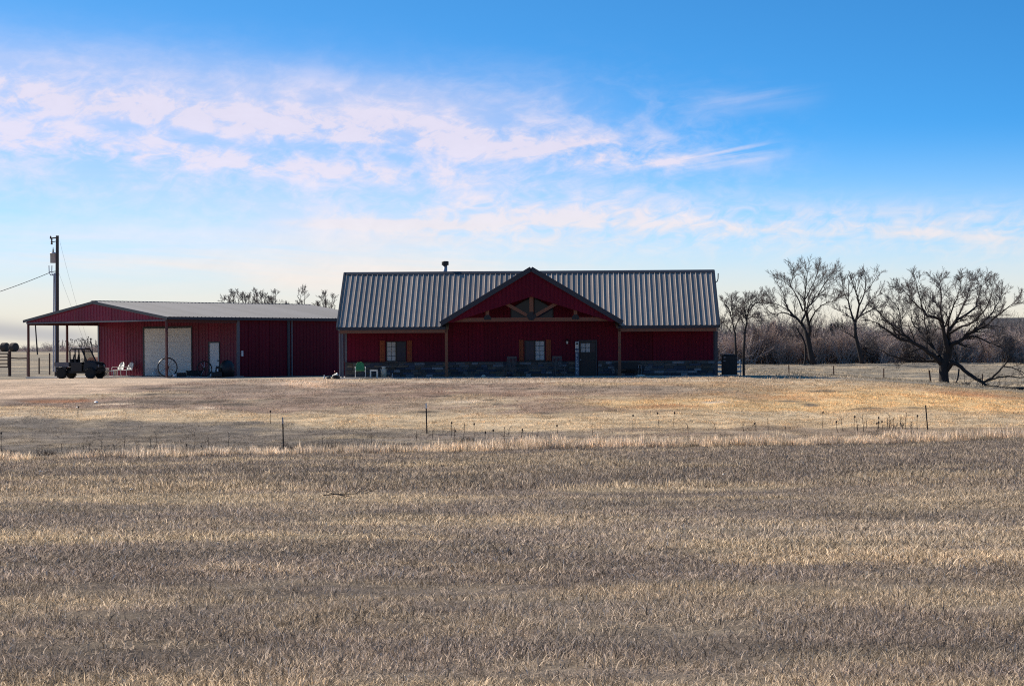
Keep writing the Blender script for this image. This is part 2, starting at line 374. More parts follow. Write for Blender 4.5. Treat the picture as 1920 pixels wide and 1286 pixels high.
SLOPE = [(150, 778, 260, 9, PALE, 0.6), (480, 785, 260, 9, TAN, 0.8), (800, 795, 300, 13, TAN, 0.85), (1150, 790, 300, 14, TAN, 0.8), (1500, 785, 330, 13, TAN, 0.85), (1850, 790, 200, 12, TAN, 0.8),
         (220, 826, 360, 11, DARK, 0.75), (620, 815, 260, 7, DARK, 0.6), (300, 800, 300, 8, DARK, 0.35), (900, 818, 200, 6, GREYB, 0.6),
         (1300, 758, 240, 10, GOLD, 0.75), (1600, 752, 220, 20, GOLD, 0.85), (1800, 752, 200, 18, GOLD, 0.9), (1200, 730, 220, 9, GREYB, 0.8), (1450, 745, 110, 5, RUST, 0.35), (1250, 765, 80, 3, RUST, 0.55),
         (1820, 740, 90, 5, RUST, 0.55), (420, 735, 250, 14, GREYB, 0.35), (760, 765, 170, 8, BROWN, 0.7), (500, 755, 250, 7, DARK, 0.3), (300, 755, 200, 6, DARK, 0.45), (900, 740, 250, 7, RUST, 0.12),
         (110, 753, 70, 3, RUST, 0.7), (590, 714, 60, 4, DIRT, 0.9), (1000, 716, 500, 3, PALE, 0.5)]
for i in range(34):
    px = R.uniform(60, 1900); SLOPE.append((px, R.uniform(728, 776), R.uniform(10, 42), R.uniform(1.0, 2.2), DARK * R.uniform(.45, .9) if R.random() < .75 else PALE * 1.2, R.uniform(.6, 1.0)))
for a in SLOPE: patch_px(*a)
_DE = [G(*q) for q in ((-200, 760), (0, 757), (95, 751), (180, 738), (280, 725), (420, 713.5))]
def drive_edge(x): return np.interp(x, [q.x for q in _DE], [q.y for q in _DE])
def _line(pts):
    q = [G(*p) for p in pts]; xs = [p.x for p in q]; ds = [p.y for p in q]
    return lambda x: np.interp(x, xs, ds)
MOUND_FOOT = _line([(-300, 758), (0, 764), (200, 771), (480, 777), (800, 783), (1100, 781), (1400, 779), (1920, 782), (2200, 784)])
STRIP_FOOT = _line([(-300, 780), (0, 786), (200, 789), (480, 797), (800, 809), (1200, 806), (1600, 802), (1920, 803), (2200, 803)])
STRIP = np.array((0.50, 0.365, 0.22)); MOUND = np.array((0.285, 0.198, 0.145)); DITCH = np.array((0.165, 0.142, 0.118))
def gcol(x, y, soil=False):  # soil: colours for the ground sheet, with tuft shade painted into the field
    x = np.asarray(x, float); y = np.asarray(y, float)
    y0 = y; y = y * (1 + 0.07 * (fbm(x * 0.16, y * 0.05, 3, 44) - 0.5) * (y < 84))
    st = fbm(x * 0.17 + 0.6 * fbm(x * 0.2, y * 0.2, 2, 31), y * 0.42, 4, 21)
    fi = fbm(x * 0.9, y * 1.6, 4, 22)
    me = fbm(x * 0.33, y * 0.6, 3, 23)
    c = GREYB + np.zeros(x.shape + (3,))
    def mixin(c, colr, a): return c * (1 - a[..., None]) + colr * a[..., None]
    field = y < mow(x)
    sl = (~field) & (y < 121.5)
    back = y >= 121.5
    c = np.where(sl[..., None], BROWN, c)
    c = np.where(back[..., None], GREYG, c)
    mf = MOUND_FOOT(x) + (me - 0.5) * 2.2; sf = STRIP_FOOT(x) + (me - 0.5) * 1.6
    up = sm((y - mf) / 0.8) * sl
    c = mixin(c, MOUND, up * 0.9)
    c = mixin(c, DITCH, (1 - sm((y - sf) / 0.7)) * sl * (0.85 - 0.6 * sm((x + 2) / 10)))
    c = mixin(c, TAN * 1.12, sm((st - 0.54) / 0.18) * 0.7)
    c = mixin(c, TAN * 1.15, sm((fbm(x * 0.7 + 9, y * 1.3, 4, 51) - 0.56) / 0.14) * 0.35)
    c = mixin(c, DARK, sm((0.45 - st) / 0.2) * 0.45)
    # right hand slope turns golden
    c = mixin(c, GOLD, sm((x + 2) / 16) * sm((y - 98) / 8) * (1 - sm((y - 122) / 1.5)) * 0.5)
    nz = (fi - 0.5) * 0.7 + (me - 0.5) * 0.9
    for (px, py, rx, ry, colr, amt) in PATCH:
        d = np.sqrt(((x - px) / rx) ** 2 + ((y - py) / ry) ** 2) + nz * 0.9
        c = mixin(c, colr * (1.22 if (py > 92 and colr.mean() > .26) else 1.0), sm((1.35 - d) / 0.95) * amt * (0.62 if py < 90 else 1.0) * (y < 122))
    c = mixin(c, STRIP, sm((y - sf) / 0.6) * (1 - sm((y - mf) / 0.9)) * sl * (0.55 + 0.45 * sm((fi - 0.35) / 0.3)) * 0.9)
    # dirt drive coming in from the left and running past the shop
    dr = sm((-15.5 - x + (fi - 0.5) * 3) / 3) * sm((y - drive_edge(x) + (me - 0.5) * 4 + (fi - .5) * 2) / 1.6) * (1 - sm((y - 139 + (me - 0.5) * 5) / 6)) * (1 - sm((-52 - x) / 8))
    c = mixin(c, DIRT, dr * 0.92)
    # pale worn grass round the buildings
    wr = sm((y - 118) / 2.5) * (1 - sm((y - 134) / 4)) * (1 - sm((np.abs(x + 4) - 22) / 6))
    c = mixin(c, PALE, wr * 0.4)
    # rank grass behind the mowing line
    tg = sm((y - mow(x)) / 0.5) * (1 - sm((y - mow(x) - 2.4 - me * 2) / 1.2))
    c = mixin(c, PALE, tg * 0.7)
    dk = np.exp(-((y - mow(x) + 0.3) / 0.35) ** 2) * sm((me - 0.42) / 0.15)
    c = mixin(c, DARK * 0.4, dk * 0.9)
    y = y0
    if soil: c = np.where(field[..., None], c * 0.62, c)  # field ground darkened: thatch tone, plus painted-in shade between the tufts
    return c * (0.80 + 0.42 * fi)[..., None]

def axis(segs):
    out = []
    for a, b, n in segs: out += list(np.linspace(a, b, n, endpoint=False))
    return np.array(out + [segs[-1][1]])
gx = axis([(-6000, -400, 14), (-400, -60, 22), (-60, -34, 30), (-34, 36, 200), (36, 60, 26), (60, 400, 22), (400, 6000, 14)])
gy = axis([(-3000, -100, 8), (-100, 4, 20), (4, 60, 120), (60, 130, 280), (130, 260, 130), (260, 700, 40), (700, 9000, 24)])
XX, YY = np.meshgrid(gx, gy); ZZ = gz(XX, YY)
nv, nu = XX.shape
me = bpy.data.meshes.new('ground')
idx = np.arange(nv * nu).reshape(nv, nu)
q = np.stack([idx[:-1, :-1], idx[:-1, 1:], idx[1:, 1:], idx[1:, :-1]], -1).reshape(-1, 4)
me.from_pydata(np.stack([XX, YY, ZZ], -1).reshape(-1, 3).tolist(), [], q.tolist())
me.polygons.foreach_set('use_smooth', [True] * len(me.polygons))
ca = me.color_attributes.new('gcol', 'FLOAT_COLOR', 'POINT')
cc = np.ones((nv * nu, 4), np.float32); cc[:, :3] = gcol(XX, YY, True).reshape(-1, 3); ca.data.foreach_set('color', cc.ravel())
gm = bpy.data.materials.new('dry_ground'); gm.use_nodes = True; k = NT(gm.node_tree); b = k.n['Principled BSDF']
at = k.add('ShaderNodeAttribute', attribute_name='gcol'); geo = k.add('ShaderNodeNewGeometry')
nA = k.noise(geo.outputs['Position'], 2.2, 8, 0.7); nB = k.noise(geo.outputs['Position'], 14.0, 5, 0.7)
mp = k.add('ShaderNodeMapping'); k.l.new(geo.outputs['Position'], mp.inputs[0]); mp.inputs['Scale'].default_value = (0.35, 1.6, 1)
nC = k.noise(mp.outputs[0], 1.0, 7, 0.65)
f = k.m('ADD', 0.12, k.m('ADD', k.m('MULTIPLY', nA, 0.8), k.m('ADD', k.m('MULTIPLY', nB, 0.45), k.m('MULTIPLY', k.ss(nC, 0.3, 0.7), 0.55))))
k.put(b.inputs['Base Color'], k.mix(1.0, at.outputs['Color'], f, 'MULTIPLY'))
b.inputs['Roughness'].default_value = 1.0; b.inputs['Specular IOR Level'].default_value = 0.05
bn = k.add('ShaderNodeBump'); bn.inputs['Strength'].default_value = 0.9; bn.inputs['Distance'].default_value = 0.12
k.put(bn.inputs['Height'], k.m('ADD', nA, k.m('MULTIPLY', nB, 0.5))); k.put(b.inputs['Normal'], bn.outputs[0])
me.materials.append(gm)
tag(link('ground', me), kind='structure')

# ------------------------------------------------------------------ grass (stuff, scattered by geometry nodes)
def grass_mat(name, lo, hi, tr=0.25):
    m = bpy.data.materials.new(name); m.use_nodes = True; k = NT(m.node_tree); k.n.clear()
    a = k.add('ShaderNodeAttribute', attribute_name='gcol', attribute_type='INSTANCER')
    v = k.add('ShaderNodeAttribute', attribute_name='shade')
    c = k.mix(1.0, a.outputs['Color'], k.m('ADD', lo, k.m('MULTIPLY', v.outputs['Fac'], hi - lo)), 'MULTIPLY')
    d = k.add('ShaderNodeBsdfDiffuse'); t = k.add('ShaderNodeBsdfTranslucent'); mx = k.add('ShaderNodeMixShader')
    k.put(d.inputs[0], c); k.put(t.inputs[0], c); mx.inputs[0].default_value = tr
    k.l.new(d.outputs[0], mx.inputs[1]); k.l.new(t.outputs[0], mx.inputs[2])
    o = k.add('ShaderNodeOutputMaterial'); k.l.new(mx.outputs[0], o.inputs[0])
    return m
GRASS = grass_mat('dry_grass_blades', 0.42, 2.9, 0.35)
def tuft(name, n, rad, h, wd, lean, flat, seed):
    r = random.Random(seed); v = []; f = []; sh = []
    for _ in range(n):
        a = r.uniform(0, 6.283); rr = rad * math.sqrt(r.random()); bx, by = rr*math.cos(a), rr*math.sin(a)
        hh = h * r.uniform(0.45, 1.15); d = r.uniform(0, 6.283); ln = r.uniform(0.1, lean) * hh
        if r.random() < flat: ln = hh * r.uniform(0.9, 1.5); hh *= r.uniform(0.05, 0.35)
        dx, dy = math.cos(d), math.sin(d); fa = r.uniform(0, 6.283); wx, wy = math.cos(fa)*wd/2, math.sin(fa)*wd/2
        i = len(v); s = r.random() ** 1.6
        v += [(bx-wx, by-wy, 0), (bx+wx, by+wy, 0), (bx+dx*ln*.35+wx*.8, by+dy*ln*.35+wy*.8, hh*.6), (bx+dx*ln*.35-wx*.8, by+dy*ln*.35-wy*.8, hh*.6), (bx+dx*ln, by+dy*ln, hh)]
        f += [(i, i+1, i+2, i+3), (i+3, i+2, i+4)]; sh += [s] * 5
    me = bpy.data.meshes.new(name); me.from_pydata(v, [], f)
    at = me.attributes.new('shade', 'FLOAT', 'POINT'); at.data.foreach_set('value', sh); me.materials.append(GRASS)
    return bpy.data.objects.new(name, me)
def scatter(name, pts, cols, scl, kinds, label=None):
    n = len(pts); me = bpy.data.meshes.new(name); me.vertices.add(n); me.vertices.foreach_set('co', np.asarray(pts, np.float32).ravel())
    c4 = np.ones((n, 4), np.float32); c4[:, :3] = cols
    a = me.attributes.new('gcol', 'FLOAT_COLOR', 'POINT'); a.data.foreach_set('color', c4.ravel())
    a = me.attributes.new('scl', 'FLOAT_VECTOR', 'POINT'); a.data.foreach_set('vector', np.asarray(scl, np.float32).ravel())
    rot = np.zeros((n, 3), np.float32); rot[:, 2] = rng.uniform(0, 6.283, n); rot[:, 0] = rng.normal(0, 0.12, n)
    a = me.attributes.new('rotv', 'FLOAT_VECTOR', 'POINT'); a.data.foreach_set('vector', rot.ravel())
    src = bpy.data.collections.new(name + '_kinds')
    for o in kinds: src.objects.link(o)
    ng = bpy.data.node_groups.new(name, 'GeometryNodeTree')
    ng.interface.new_socket('Geometry', in_out='INPUT', socket_type='NodeSocketGeometry'); ng.interface.new_socket('Geometry', in_out='OUTPUT', socket_type='NodeSocketGeometry')
    N, L = ng.nodes, ng.links
    gi, go = N.new('NodeGroupInput'), N.new('NodeGroupOutput')
    ci = N.new('GeometryNodeCollectionInfo'); ci.inputs['Collection'].default_value = src; ci.inputs['Separate Children'].default_value = True; ci.inputs['Reset Children'].default_value = True
    ip = N.new('GeometryNodeInstanceOnPoints'); ip.inputs['Pick Instance'].default_value = True
    def na(nm, typ):
        q = N.new('GeometryNodeInputNamedAttribute'); q.data_type = typ; q.inputs['Name'].default_value = nm; return q.outputs['Attribute']
    e2r = N.new('FunctionNodeEulerToRotation')
    ri = N.new('FunctionNodeRandomValue'); ri.data_type = 'INT'
    ri.inputs[4].default_value = 0; ri.inputs[5].default_value = len(kinds) - 1
    L.new(gi.outputs[0], ip.inputs['Points']); L.new(ci.outputs[0], ip.inputs['Instance'])
    L.new(ri.outputs[2], ip.inputs['Instance Index'])
    L.new(na('rotv', 'FLOAT_VECTOR'), e2r.inputs[0]); L.new(e2r.outputs[0], ip.inputs['Rotation'])
    L.new(na('scl', 'FLOAT_VECTOR'), ip.inputs['Scale']); L.new(ip.outputs[0], go.inputs[0])
    o = link(name, me); md = o.modifiers.new('scatter', 'NODES'); md.node_group = ng
    return tag(o, kind='stuff')
def field_points(d0, d1, n, half=0.27, power=1.0):
    """n points between distances d0 and d1 in the wedge of field the photo looks over, with side margins"""
    u = rng.random(n); d = (d0**(2-power) + u * (d1**(2-power) - d0**(2-power))) ** (1/(2-power)) if power != 2 else d0 * (d1/d0) ** u
    x = rng.uniform(-half, half, n) * d
    return x, d
near_t = [tuft('tuft', 13, 0.095, 0.056, 0.0064, 1.5, 0.52, 100 + i) for i in range(11)]
near_t.append(tuft('tuft', 8, 0.11, 0.13, 0.0085, 1.2, 0.7, 150))
mid_t = [tuft('tuft', 15, 0.17, 0.062, 0.0095, 1.5, 0.50, 200 + i) for i in range(6)]
far_t = [tuft('tuft', 18, 0.30, 0.105, 0.016, 0.9, 0.25, 300 + i) for i in range(6)]
def put(name, d0, d1, n, kinds, smin, smax, power, cond=None, hfun=None, gain=1.0):
    xs, ds = field_points(d0, d1, n, 0.275, power)
    ok = np.ones(n, bool)
    if cond is not None: ok = cond(xs, ds)
    gap = fbm(xs * 0.8, ds * 0.8, 3, 66); ok = ok & (rng.random(n) < 0.25 + 0.75 * sm((gap - 0.30) / 0.2))
    xs, ds = xs[ok], ds[ok]; m = len(xs)
    c = gain * gcol(xs, ds) * rng.uniform(0.72, 1.3, m)[:, None]
    lum = c.mean(1)
    s = rng.uniform(smin, smax, m); h = s * (0.6 + 1.3 * lum + 0.8 * (fbm(xs * 1.3, ds * 1.3, 2, 71) - 0.5)) * rng.uniform(0.75, 1.3, m)
    if hfun is not None: h = h * hfun(xs, ds)
    scatter(name, np.stack([xs, ds, gz(xs, ds) - 0.006], -1), c, np.stack([s, s, h], -1), kinds)
put('near_stubble_grass', 9.5, 24, 40000, near_t, 0.8, 1.35, 1.35)
put('middle_stubble_grass', 21, 52, 54000, mid_t, 0.8, 1.4, 1.5)
put('far_stubble_grass', 46, 100, 52000, far_t, 0.7, 1.4, 1.5, lambda x, d: d < mow(x) + 0.2)
tall_t = [tuft('tuft', 16, 0.16, 0.32, 0.014, 0.55, 0.08, 400 + i) for i in range(6)]
put('rank_grass', 82, 106, 36000, tall_t, 0.6, 1.2, 1.0, lambda x, d: (d > mow(x) - 0.1) & (d < mow(x) - 0.4 + 6.0 * fbm(x*0.22, d*0.22, 3, 61)), lambda x, d: 0.35 + 1.15 * fbm(x * 0.5, d * 0.8, 3, 77), 1.4)
put('slope_grass', 86, 123, 52000, far_t, 0.5, 1.1, 1.2, lambda x, d: (d > mow(x) + 1.0)  & ~((x < -15.5) & (d > drive_edge(x) - 0.5)), lambda x, d: 0.5 + 0.9 * sm((d - 100) / -6) + 0.2)
put('pasture_grass', 122, 240, 16000, far_t, 0.8, 1.5, 1.3, lambda x, d: (x > 14))

gm_ = bpy.data.materials.new('thin_clear_sheet'); gm_.use_nodes = True; k = NT(gm_.node_tree); k.n.clear()
a_ = k.add('ShaderNodeBsdfTransparent'); b_ = k.add('ShaderNodeBsdfGlossy'); b_.inputs['Roughness'].default_value = .15; x_ = k.add('ShaderNodeMixShader'); x_.inputs[0].default_value = .22
a_.inputs[0].default_value = (.8, .8, .8, 1); k.l.new(a_.outputs[0], x_.inputs[1]); k.l.new(b_.outputs[0], x_.inputs[2]); o_ = k.add('ShaderNodeOutputMaterial'); k.l.new(x_.outputs[0], o_.inputs[0]); M['glassy'] = gm_
# ------------------------------------------------------------------ ribbed sheet metal
def ribbed(us, z0, z1, at, pitch=0.305, rh=0.03, rb=0.075, rt=0.03, phase=0.15, mb=None):
    """sheet from u=us[0] to us[1]; z0(u), z1(u) are its ends; at(u, v, n) -> point; ribs every pitch"""
    mb = mb or MB(); a, b = us; prof = [(a, 0.0)]
    k = math.floor((a - phase) / pitch)
    while phase + k*pitch < b + pitch:
        c = phase + k*pitch
        for du, n in ((-rb/2, 0), (-rt/2, rh), (rt/2, rh), (rb/2, 0)):
            if a < c+du < b: prof.append((c+du, n))
        k += 1
    prof.append((b, 0.0)); i0 = len(mb.v)
    for u, n in prof: mb.v.append(tuple(at(u, z0(u), n))); mb.v.append(tuple(at(u, z1(u), n)))
    for j in range(len(prof)-1):
        i = i0 + 2*j; mb.f.append((i, i+2, i+3, i+1))
    return mb
def K(c): return lambda u: c
PW = 0.915

# ------------------------------------------------------------------ the house
HX, HY = W(990, 700, 126).x, 126.0
house = thing('house', 'long red metal house with steep grey ribbed roof, timber truss gable and stone wainscot', 'house', (HX, HY, 0), math.radians(-1.5))
HW = 10.98; EZ = 2.98; RZ = 6.24; RD = 4.4; PO = 1.85       # half width, eave, ridge, ridge depth, porch depth
SL = math.hypot(RZ-EZ, RD); SA = math.atan2(RZ-EZ, RD)
def hx(px, y=0.0): return (px - 960) / F * (HY + y) - HX - 0.03
roof = MB()
# deck under the sheets
roof.poly([(-HW+.02, 0.02, EZ-.05), (.22-4.95, 0.02, EZ-.05), (.22-4.95, .45, EZ-.05+.43*(RZ-EZ)/RD), (.22, RD-.06, RZ-.094), (.22+4.95, .45, EZ-.05+.43*(RZ-EZ)/RD), (.22+4.95, 0.02, EZ-.05), (HW-.02, 0.02, EZ-.05), (HW-.02, RD, RZ-.05), (-HW+.02, RD, RZ-.05)], (0, 0, -0.10))
roof.poly([(-HW+.02, 2*RD-.02, EZ-.05), (-HW+.02, RD, RZ-.05), (HW-.02, RD, RZ-.05), (HW-.02, 2*RD-.02, EZ-.05)], (0, 0, -0.10))
roof = roof.build('roof', 'trim', house)
n_p = 24; pw = 2*HW / n_p
pm = ribbed((0.0, pw), K(0), K(SL), lambda u, v, n: (u, v, n), pitch=pw/3, rh=0.042, rb=0.064, rt=0.022, phase=pw/6).mesh('roof_panel'); pm.materials.append(M['galv'])
for i in range(n_p):
    for back in (0, 1):
        o = link('roof_panel', pm, roof)
        if not back and not (-5.0 < -HW + i*pw - .22 + pw and -HW + i*pw - .22 < 5.0):
            o.location = (-HW + i*pw, -0.03, EZ - 0.012 + R.uniform(-.003, .003)); o.rotation_euler = (SA, 0, 0)
        elif not back:      # sheets cut along the valley of the front gable
            cut = lambda u, q=-HW + i*pw: (0.0 if abs(u+q-.22) > 5.0 else max(0.0, ((6.33 - .5977*abs(u+q-.22)) - .10 - EZ) / ((RZ-EZ)/RD) / math.cos(SA) - .10))
            o.data = ribbed((0.0, pw), lambda u: min(cut(u), SL-.02), K(SL), lambda u, v, n: (u, v, n), pitch=pw/3, rh=0.042, rb=0.064, rt=0.022, phase=pw/6).mesh('roof_panel'); o.data.materials.append(M['galv'])
            o.location = (-HW + i*pw, -0.03, EZ - 0.012); o.rotation_euler = (SA, 0, 0)
        else:
            o.location = (-HW + (i+1)*pw, 2*RD+0.03, EZ - 0.012); o.rotation_euler = (SA, 0, math.pi)
rc = MB()
rc.poly([(-HW-.03, RD-.2, RZ-.095), (HW+.03, RD-.2, RZ-.095), (HW+.03, RD, RZ+.055), (-HW-.03, RD, RZ+.055)], (0, 0, .015))
rc.poly([(-HW-.03, RD+.2, RZ-.095), (-HW-.03, RD, RZ+.055), (HW+.03, RD, RZ+.055), (HW+.03, RD+.2, RZ-.095)], (0, 0, .015))
rc.build('ridge_cap', 'trim', roof)
# rake trim boards, eave trim
for sx in (-1, 1):
    m = MB()
    for y0, y1 in ((-0.06, RD), (2*RD+0.06, RD)):
        m.bar((sx*(HW+.02), y0, EZ-.075), (sx*(HW+.02), y1, RZ-.03), 0.09, 0.20)
    m.build('rake_trim', 'trim', roof)
MB().box(-HW, -4.75, -0.07, 0.015, EZ-.17, EZ-.02).build('eave_trim', 'trim', roof)
MB().box(5.42, HW, -0.07, 0.015, EZ-.17, EZ-.02).build('eave_trim', 'trim', roof)
GC, GH, GZ, GE = 0.22, 5.17, 6.33, 3.24     # front gable: centre, half width, peak, tip height
gs = (GZ-GE)/GH
gy0 = -0.42
def gz_at(t): return GZ - gs*abs(t)
def gvalley(t): return (gz_at(t) - 0.10 - EZ) / ((RZ-EZ)/RD) + 0.10
for sx in (-1, 1):
    npan = 6; dt = GH/npan*1.0
    # panels run from the gable peak down to the valley: strips along the depth
    dm = MB(); dm.poly([(GC, gy0+.02, GZ-.07), (GC+sx*GH, gy0+.02, GE-.07), (GC+sx*GH, gvalley(GH), GE-.07), (GC, gvalley(0), GZ-.07)][::sx], (0, 0, -.09)); dm.build('gable_deck', 'trim', house)
    for i in range(npan):
        ya, yb = gy0 + (5.0)*i/npan, gy0 + 5.0*(i+1)/npan
        def low(u):      # how far down the slope a line at depth u reaches before it meets the main roof
            if u < gvalley(GH): return GH
            return max(0.02, min(GH, (GZ - 0.05 - EZ - u*(RZ-EZ)/RD) / gs))
        mb = ribbed((ya, yb), lambda u: 0.0, low, lambda u, v, n: (GC + sx*v, u, gz_at(v) - .04 + n), pitch=pw/3, rh=.035, phase=.1)
        mb.build('roof_panel', 'galv', house)
    m = MB(); m.bar((GC + sx*.0, gy0-.03, GZ-.08), (GC + sx*(GH+.05), gy0-.03, GE-.11), 0.06, 0.27); m.build('gable_fascia', 'trim', house)
# red gable face, hollowed above the truss
def gtop(u): return gz_at(u-GC) - 0.14
def gbot(u): return max(3.26, 4.66 - 0.318*abs(u-GC)) if abs(u-GC) < 4.42 else 3.20
us = [GC-4.98 + 9.96*i/12 for i in range(13)]
for i in range(12):
    a, b = us[i], us[i+1]
    mb = MB(); brk = sorted({a, b, *[c for c in (GC,) if a < c < b]})
    for c0, c1 in zip(brk[:-1], brk[1:]):
        ribbed((c0, c1), gbot, lambda u: max(gtop(u), gbot(u)+.02), lambda u, v, n: (u, -0.30-n, v), pitch=.229, rh=.02, rb=.06, rt=.025, mb=mb)
        mb.poly([(c0, -.22, gbot(c0)), (c1, -.22, gbot(c1)), (c1, -.22, gtop(c1)), (c0, -.22, gtop(c0))])
    mb.build('gable_panel', 'red', house)
# timber truss
tr = MB(); tr.box(GC-4.55, GC+4.55, -.19, .02, 3.24, 3.46).build('truss_chord', 'woodx', house)
MB().box(GC-.115, GC+.115, -.20, .0, 3.46, 4.72).build('king_post', 'wood', house)
for sx in (-1, 1):
    MB().bar((GC+sx*.14, -.10, 3.52), (GC+sx*1.47, -.10, 4.28), .17, .19).build('truss_brace', 'woodx', house)
    MB().box(GC+sx*2.53-.1, GC+sx*2.53+.1, -.195, .0, 3.46, 3.93).build('truss_post', 'wood', house)
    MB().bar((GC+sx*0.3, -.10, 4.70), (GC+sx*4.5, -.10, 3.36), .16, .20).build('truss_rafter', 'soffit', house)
    MB().poly([(GC+sx*2.53-.2, -.215, 3.34), (GC+sx*2.53+.2, -.215, 3.34), (GC+sx*2.53+.2, -.215, 3.50), (GC+sx*2.53+.1, -.215, 3.62), (GC+sx*2.53-.1, -.215, 3.62), (GC+sx*2.53-.2, -.215, 3.50)], (0, .012, 0)).build('truss_plate', 'blackm', house)
MB().poly([(GC-.28, -.218, 3.52), (GC-.1, -.218, 3.30), (GC+.1, -.218, 3.30), (GC+.28, -.218, 3.52), (GC+.24, -.218, 3.66), (GC+.12, -.218, 3.60), (GC+.12, -.218, 3.78), (GC-.12, -.218, 3.78), (GC-.12, -.218, 3.60), (GC-.24, -.218, 3.66)], (0, .012, 0)).build('truss_plate', 'blackm', house)
# porch posts, beams, ceiling
for px in (838, 1162.5):
    m = MB(); c = hx(px); m.box(c-.085, c+.085, -.05, .12, .09, 2.80); o = m.build('porch_post', 'wood', house, bevel=.008)
    MB().box(c-.12, c+.12, -.085, .155, .05, .22).build('post_base', 'wood', o)
MB().box(-HW+.1, hx(838)+.09, -.05, .12, 2.62, 2.80).build('porch_beam', 'woodx', house)
MB().box(hx(1162.5)-.09, HW-.15, -.05, .12, 2.62, 2.80).build('porch_beam', 'woodx', house)
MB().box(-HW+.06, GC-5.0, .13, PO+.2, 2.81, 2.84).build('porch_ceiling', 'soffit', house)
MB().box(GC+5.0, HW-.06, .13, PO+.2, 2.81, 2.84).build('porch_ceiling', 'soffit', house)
# corner post and downspout on the left, dark corner on the right
MB().tube([(-HW+.10, -.09, 2.86), (-HW+.14, .0, 2.72), (-HW+.14, .0, .22), (-HW+.10, -.16, .08)], .05, 8).build('downspout', 'greytrim', house)
MB().box(-HW+.22, -HW+.34, .0, .12, .08, 2.62).build('corner_post', 'greytrim', house)
MB().box(HW-.24, HW-.08, .0, .14, .08, 2.62).build('corner_post', 'trim', house)
MB().box(HW-.20, HW-.08, PO-.02, PO+.10, .9, 2.81).build('corner_trim', 'trim', house)
MB().box(-HW+.23, -HW+.37, PO-.05, PO+.06, .95, 2.81).build('corner_trim', 'greytrim', house)
# slab
MB().box(-HW-.1, HW+.15, -.75, 2*RD-.1, -.35, .07).build('porch_slab', 'concrete', house)
# walls: backing core plus ribbed panels
core = MB(); core.box(-HW+.25, HW-.12, PO+.08, 2*RD-.3, .05, 2.82)
core.poly([(-HW+.25, PO+.08, 2.82), (-HW+.25, 2*RD-.3, 2.82), (-HW+.25, RD, 5.85)], (.1, 0, 0)); core.poly([(HW-.12, PO+.08, 2.82), (HW-.12, RD, 5.85), (HW-.12, 2*RD-.3, 2.82)], (-.1, 0, 0))
core.poly([(GC-4.9, PO+.08, 2.83), (GC+4.9, PO+.08, 2.83), (GC, PO+.08, 5.95)][::1], (0, .1, 0))
wall = core.build('wall', 'red', house)
openings = []
def opening(px0, px1, z0, z1): a, b = hx(px0, PO), hx(px1, PO); openings.append((a, b, z0, z1)); return a, b
wl = opening(723, 760.5, .97, 2.16); wr = opening(983, 1021.5, .97, 2.16); dr_ = opening(1084, 1119, .07, 2.16)
x0 = -HW+.3; x1 = HW-.15
npn = 24
for i in range(npn):
    a = x0 + (x1-x0)*i/npn; b = x0 + (x1-x0)*(i+1)/npn
    cuts = sorted({a, b, *[e for o in openings for e in o[:2] if a < e < b]})
    mb = MB()
    for c0, c1 in zip(cuts[:-1], cuts[1:]):
        mid = (c0+c1)/2; top = (lambda u: max(2.81, gz_at(u-GC) - .2) if abs(u-GC) < 4.85 else 2.81)
        hit = [o for o in openings if o[0] <= mid <= o[1]]
        spans = [(.92, None)]
        if hit:
            o = hit[0]; spans = ([(.92, o[2])] if o[2] > .93 else []) + [(o[3], None)]
        for lo, hi in spans:
            ribbed((c0, c1), K(lo), top if hi is None else K(hi), lambda u, v, n: (u, PO-n, v), pitch=.229, rh=.02, rb=.06, rt=.025, mb=mb)
    mb.build('wall_panel', 'red', wall)
# gable end panels (left and right)
for sx, xx in ((-1, -HW+.245), (1, HW-.115)):
    for i in range(8):
        a = PO + (2*RD-.3-PO)*i/8; b = PO + (2*RD-.3-PO)*(i+1)/8
        ribbed((a, b), K(.1), lambda u: 2.8 + max(0, 3.05*(1-abs(u-RD)/(RD-.1))), lambda u, v, n: (xx + sx*(n+.01), u, v), pitch=.229, rh=.02).build('wall_panel', 'red', wall)
# stone wainscot, stone by stone
ws = MB(); ws.box(x0-.05, dr_[0]-.04, PO-.09, PO+.02, .07, .91); ws.box(dr_[1]+.04, x1+.03, PO-.09, PO+.02, .07, .91)
ws = ws.build('wainscot', 'mortar', house)
stone_meshes = []
for i in range(14):
    r = random.Random(900+i); m = MB(); c = []
    for zz in (0, 1):
        for (sx, sy) in ((-.5, -.5), (.5, -.5), (.5, .5), (-.5, .5)):
            ins = 0.0
            c.append(((sx + r.uniform(-.03, .03)), sy*1.0 - (0 if sy > 0 else r.uniform(-.15, .25)), (zz - .5) + r.uniform(-.07, .07)))
    m.quadbox(c); q = m.mesh('stone'); q.materials.append(M[('stone', 'stone2', 'stone', 'stone3', 'stone2', 'stone4', 'stone')[i % 7]]); stone_meshes.append(q)
zrow = [.07, .215, .35, .49, .63, .76, .90]
cnt = 0
for rI in range(6):
    xx = x0 - .05 + R.uniform(0, .2)
    while xx < x1:
        ln = R.uniform(.28, .72)
        a, b = xx, min(xx+ln, x1+.02); xx += ln
        for seg in ((a, b),):
            if a < dr_[1]+.05 and b > dr_[0]-.05:
                if a < dr_[0]-.12: b = dr_[0]-.05
                elif b > dr_[1]+.12: a = dr_[1]+.05
                else: continue
            if b - a < .07: continue
            o = link('stone', R.choice(stone_meshes), ws); cnt += 1
            o.location = ((a+b)/2, PO-.09 + R.uniform(-.012, .012), (zrow[rI]+zrow[rI+1])/2)
            o.scale = (b-a-.018, .07, zrow[rI+1]-zrow[rI]-.016)
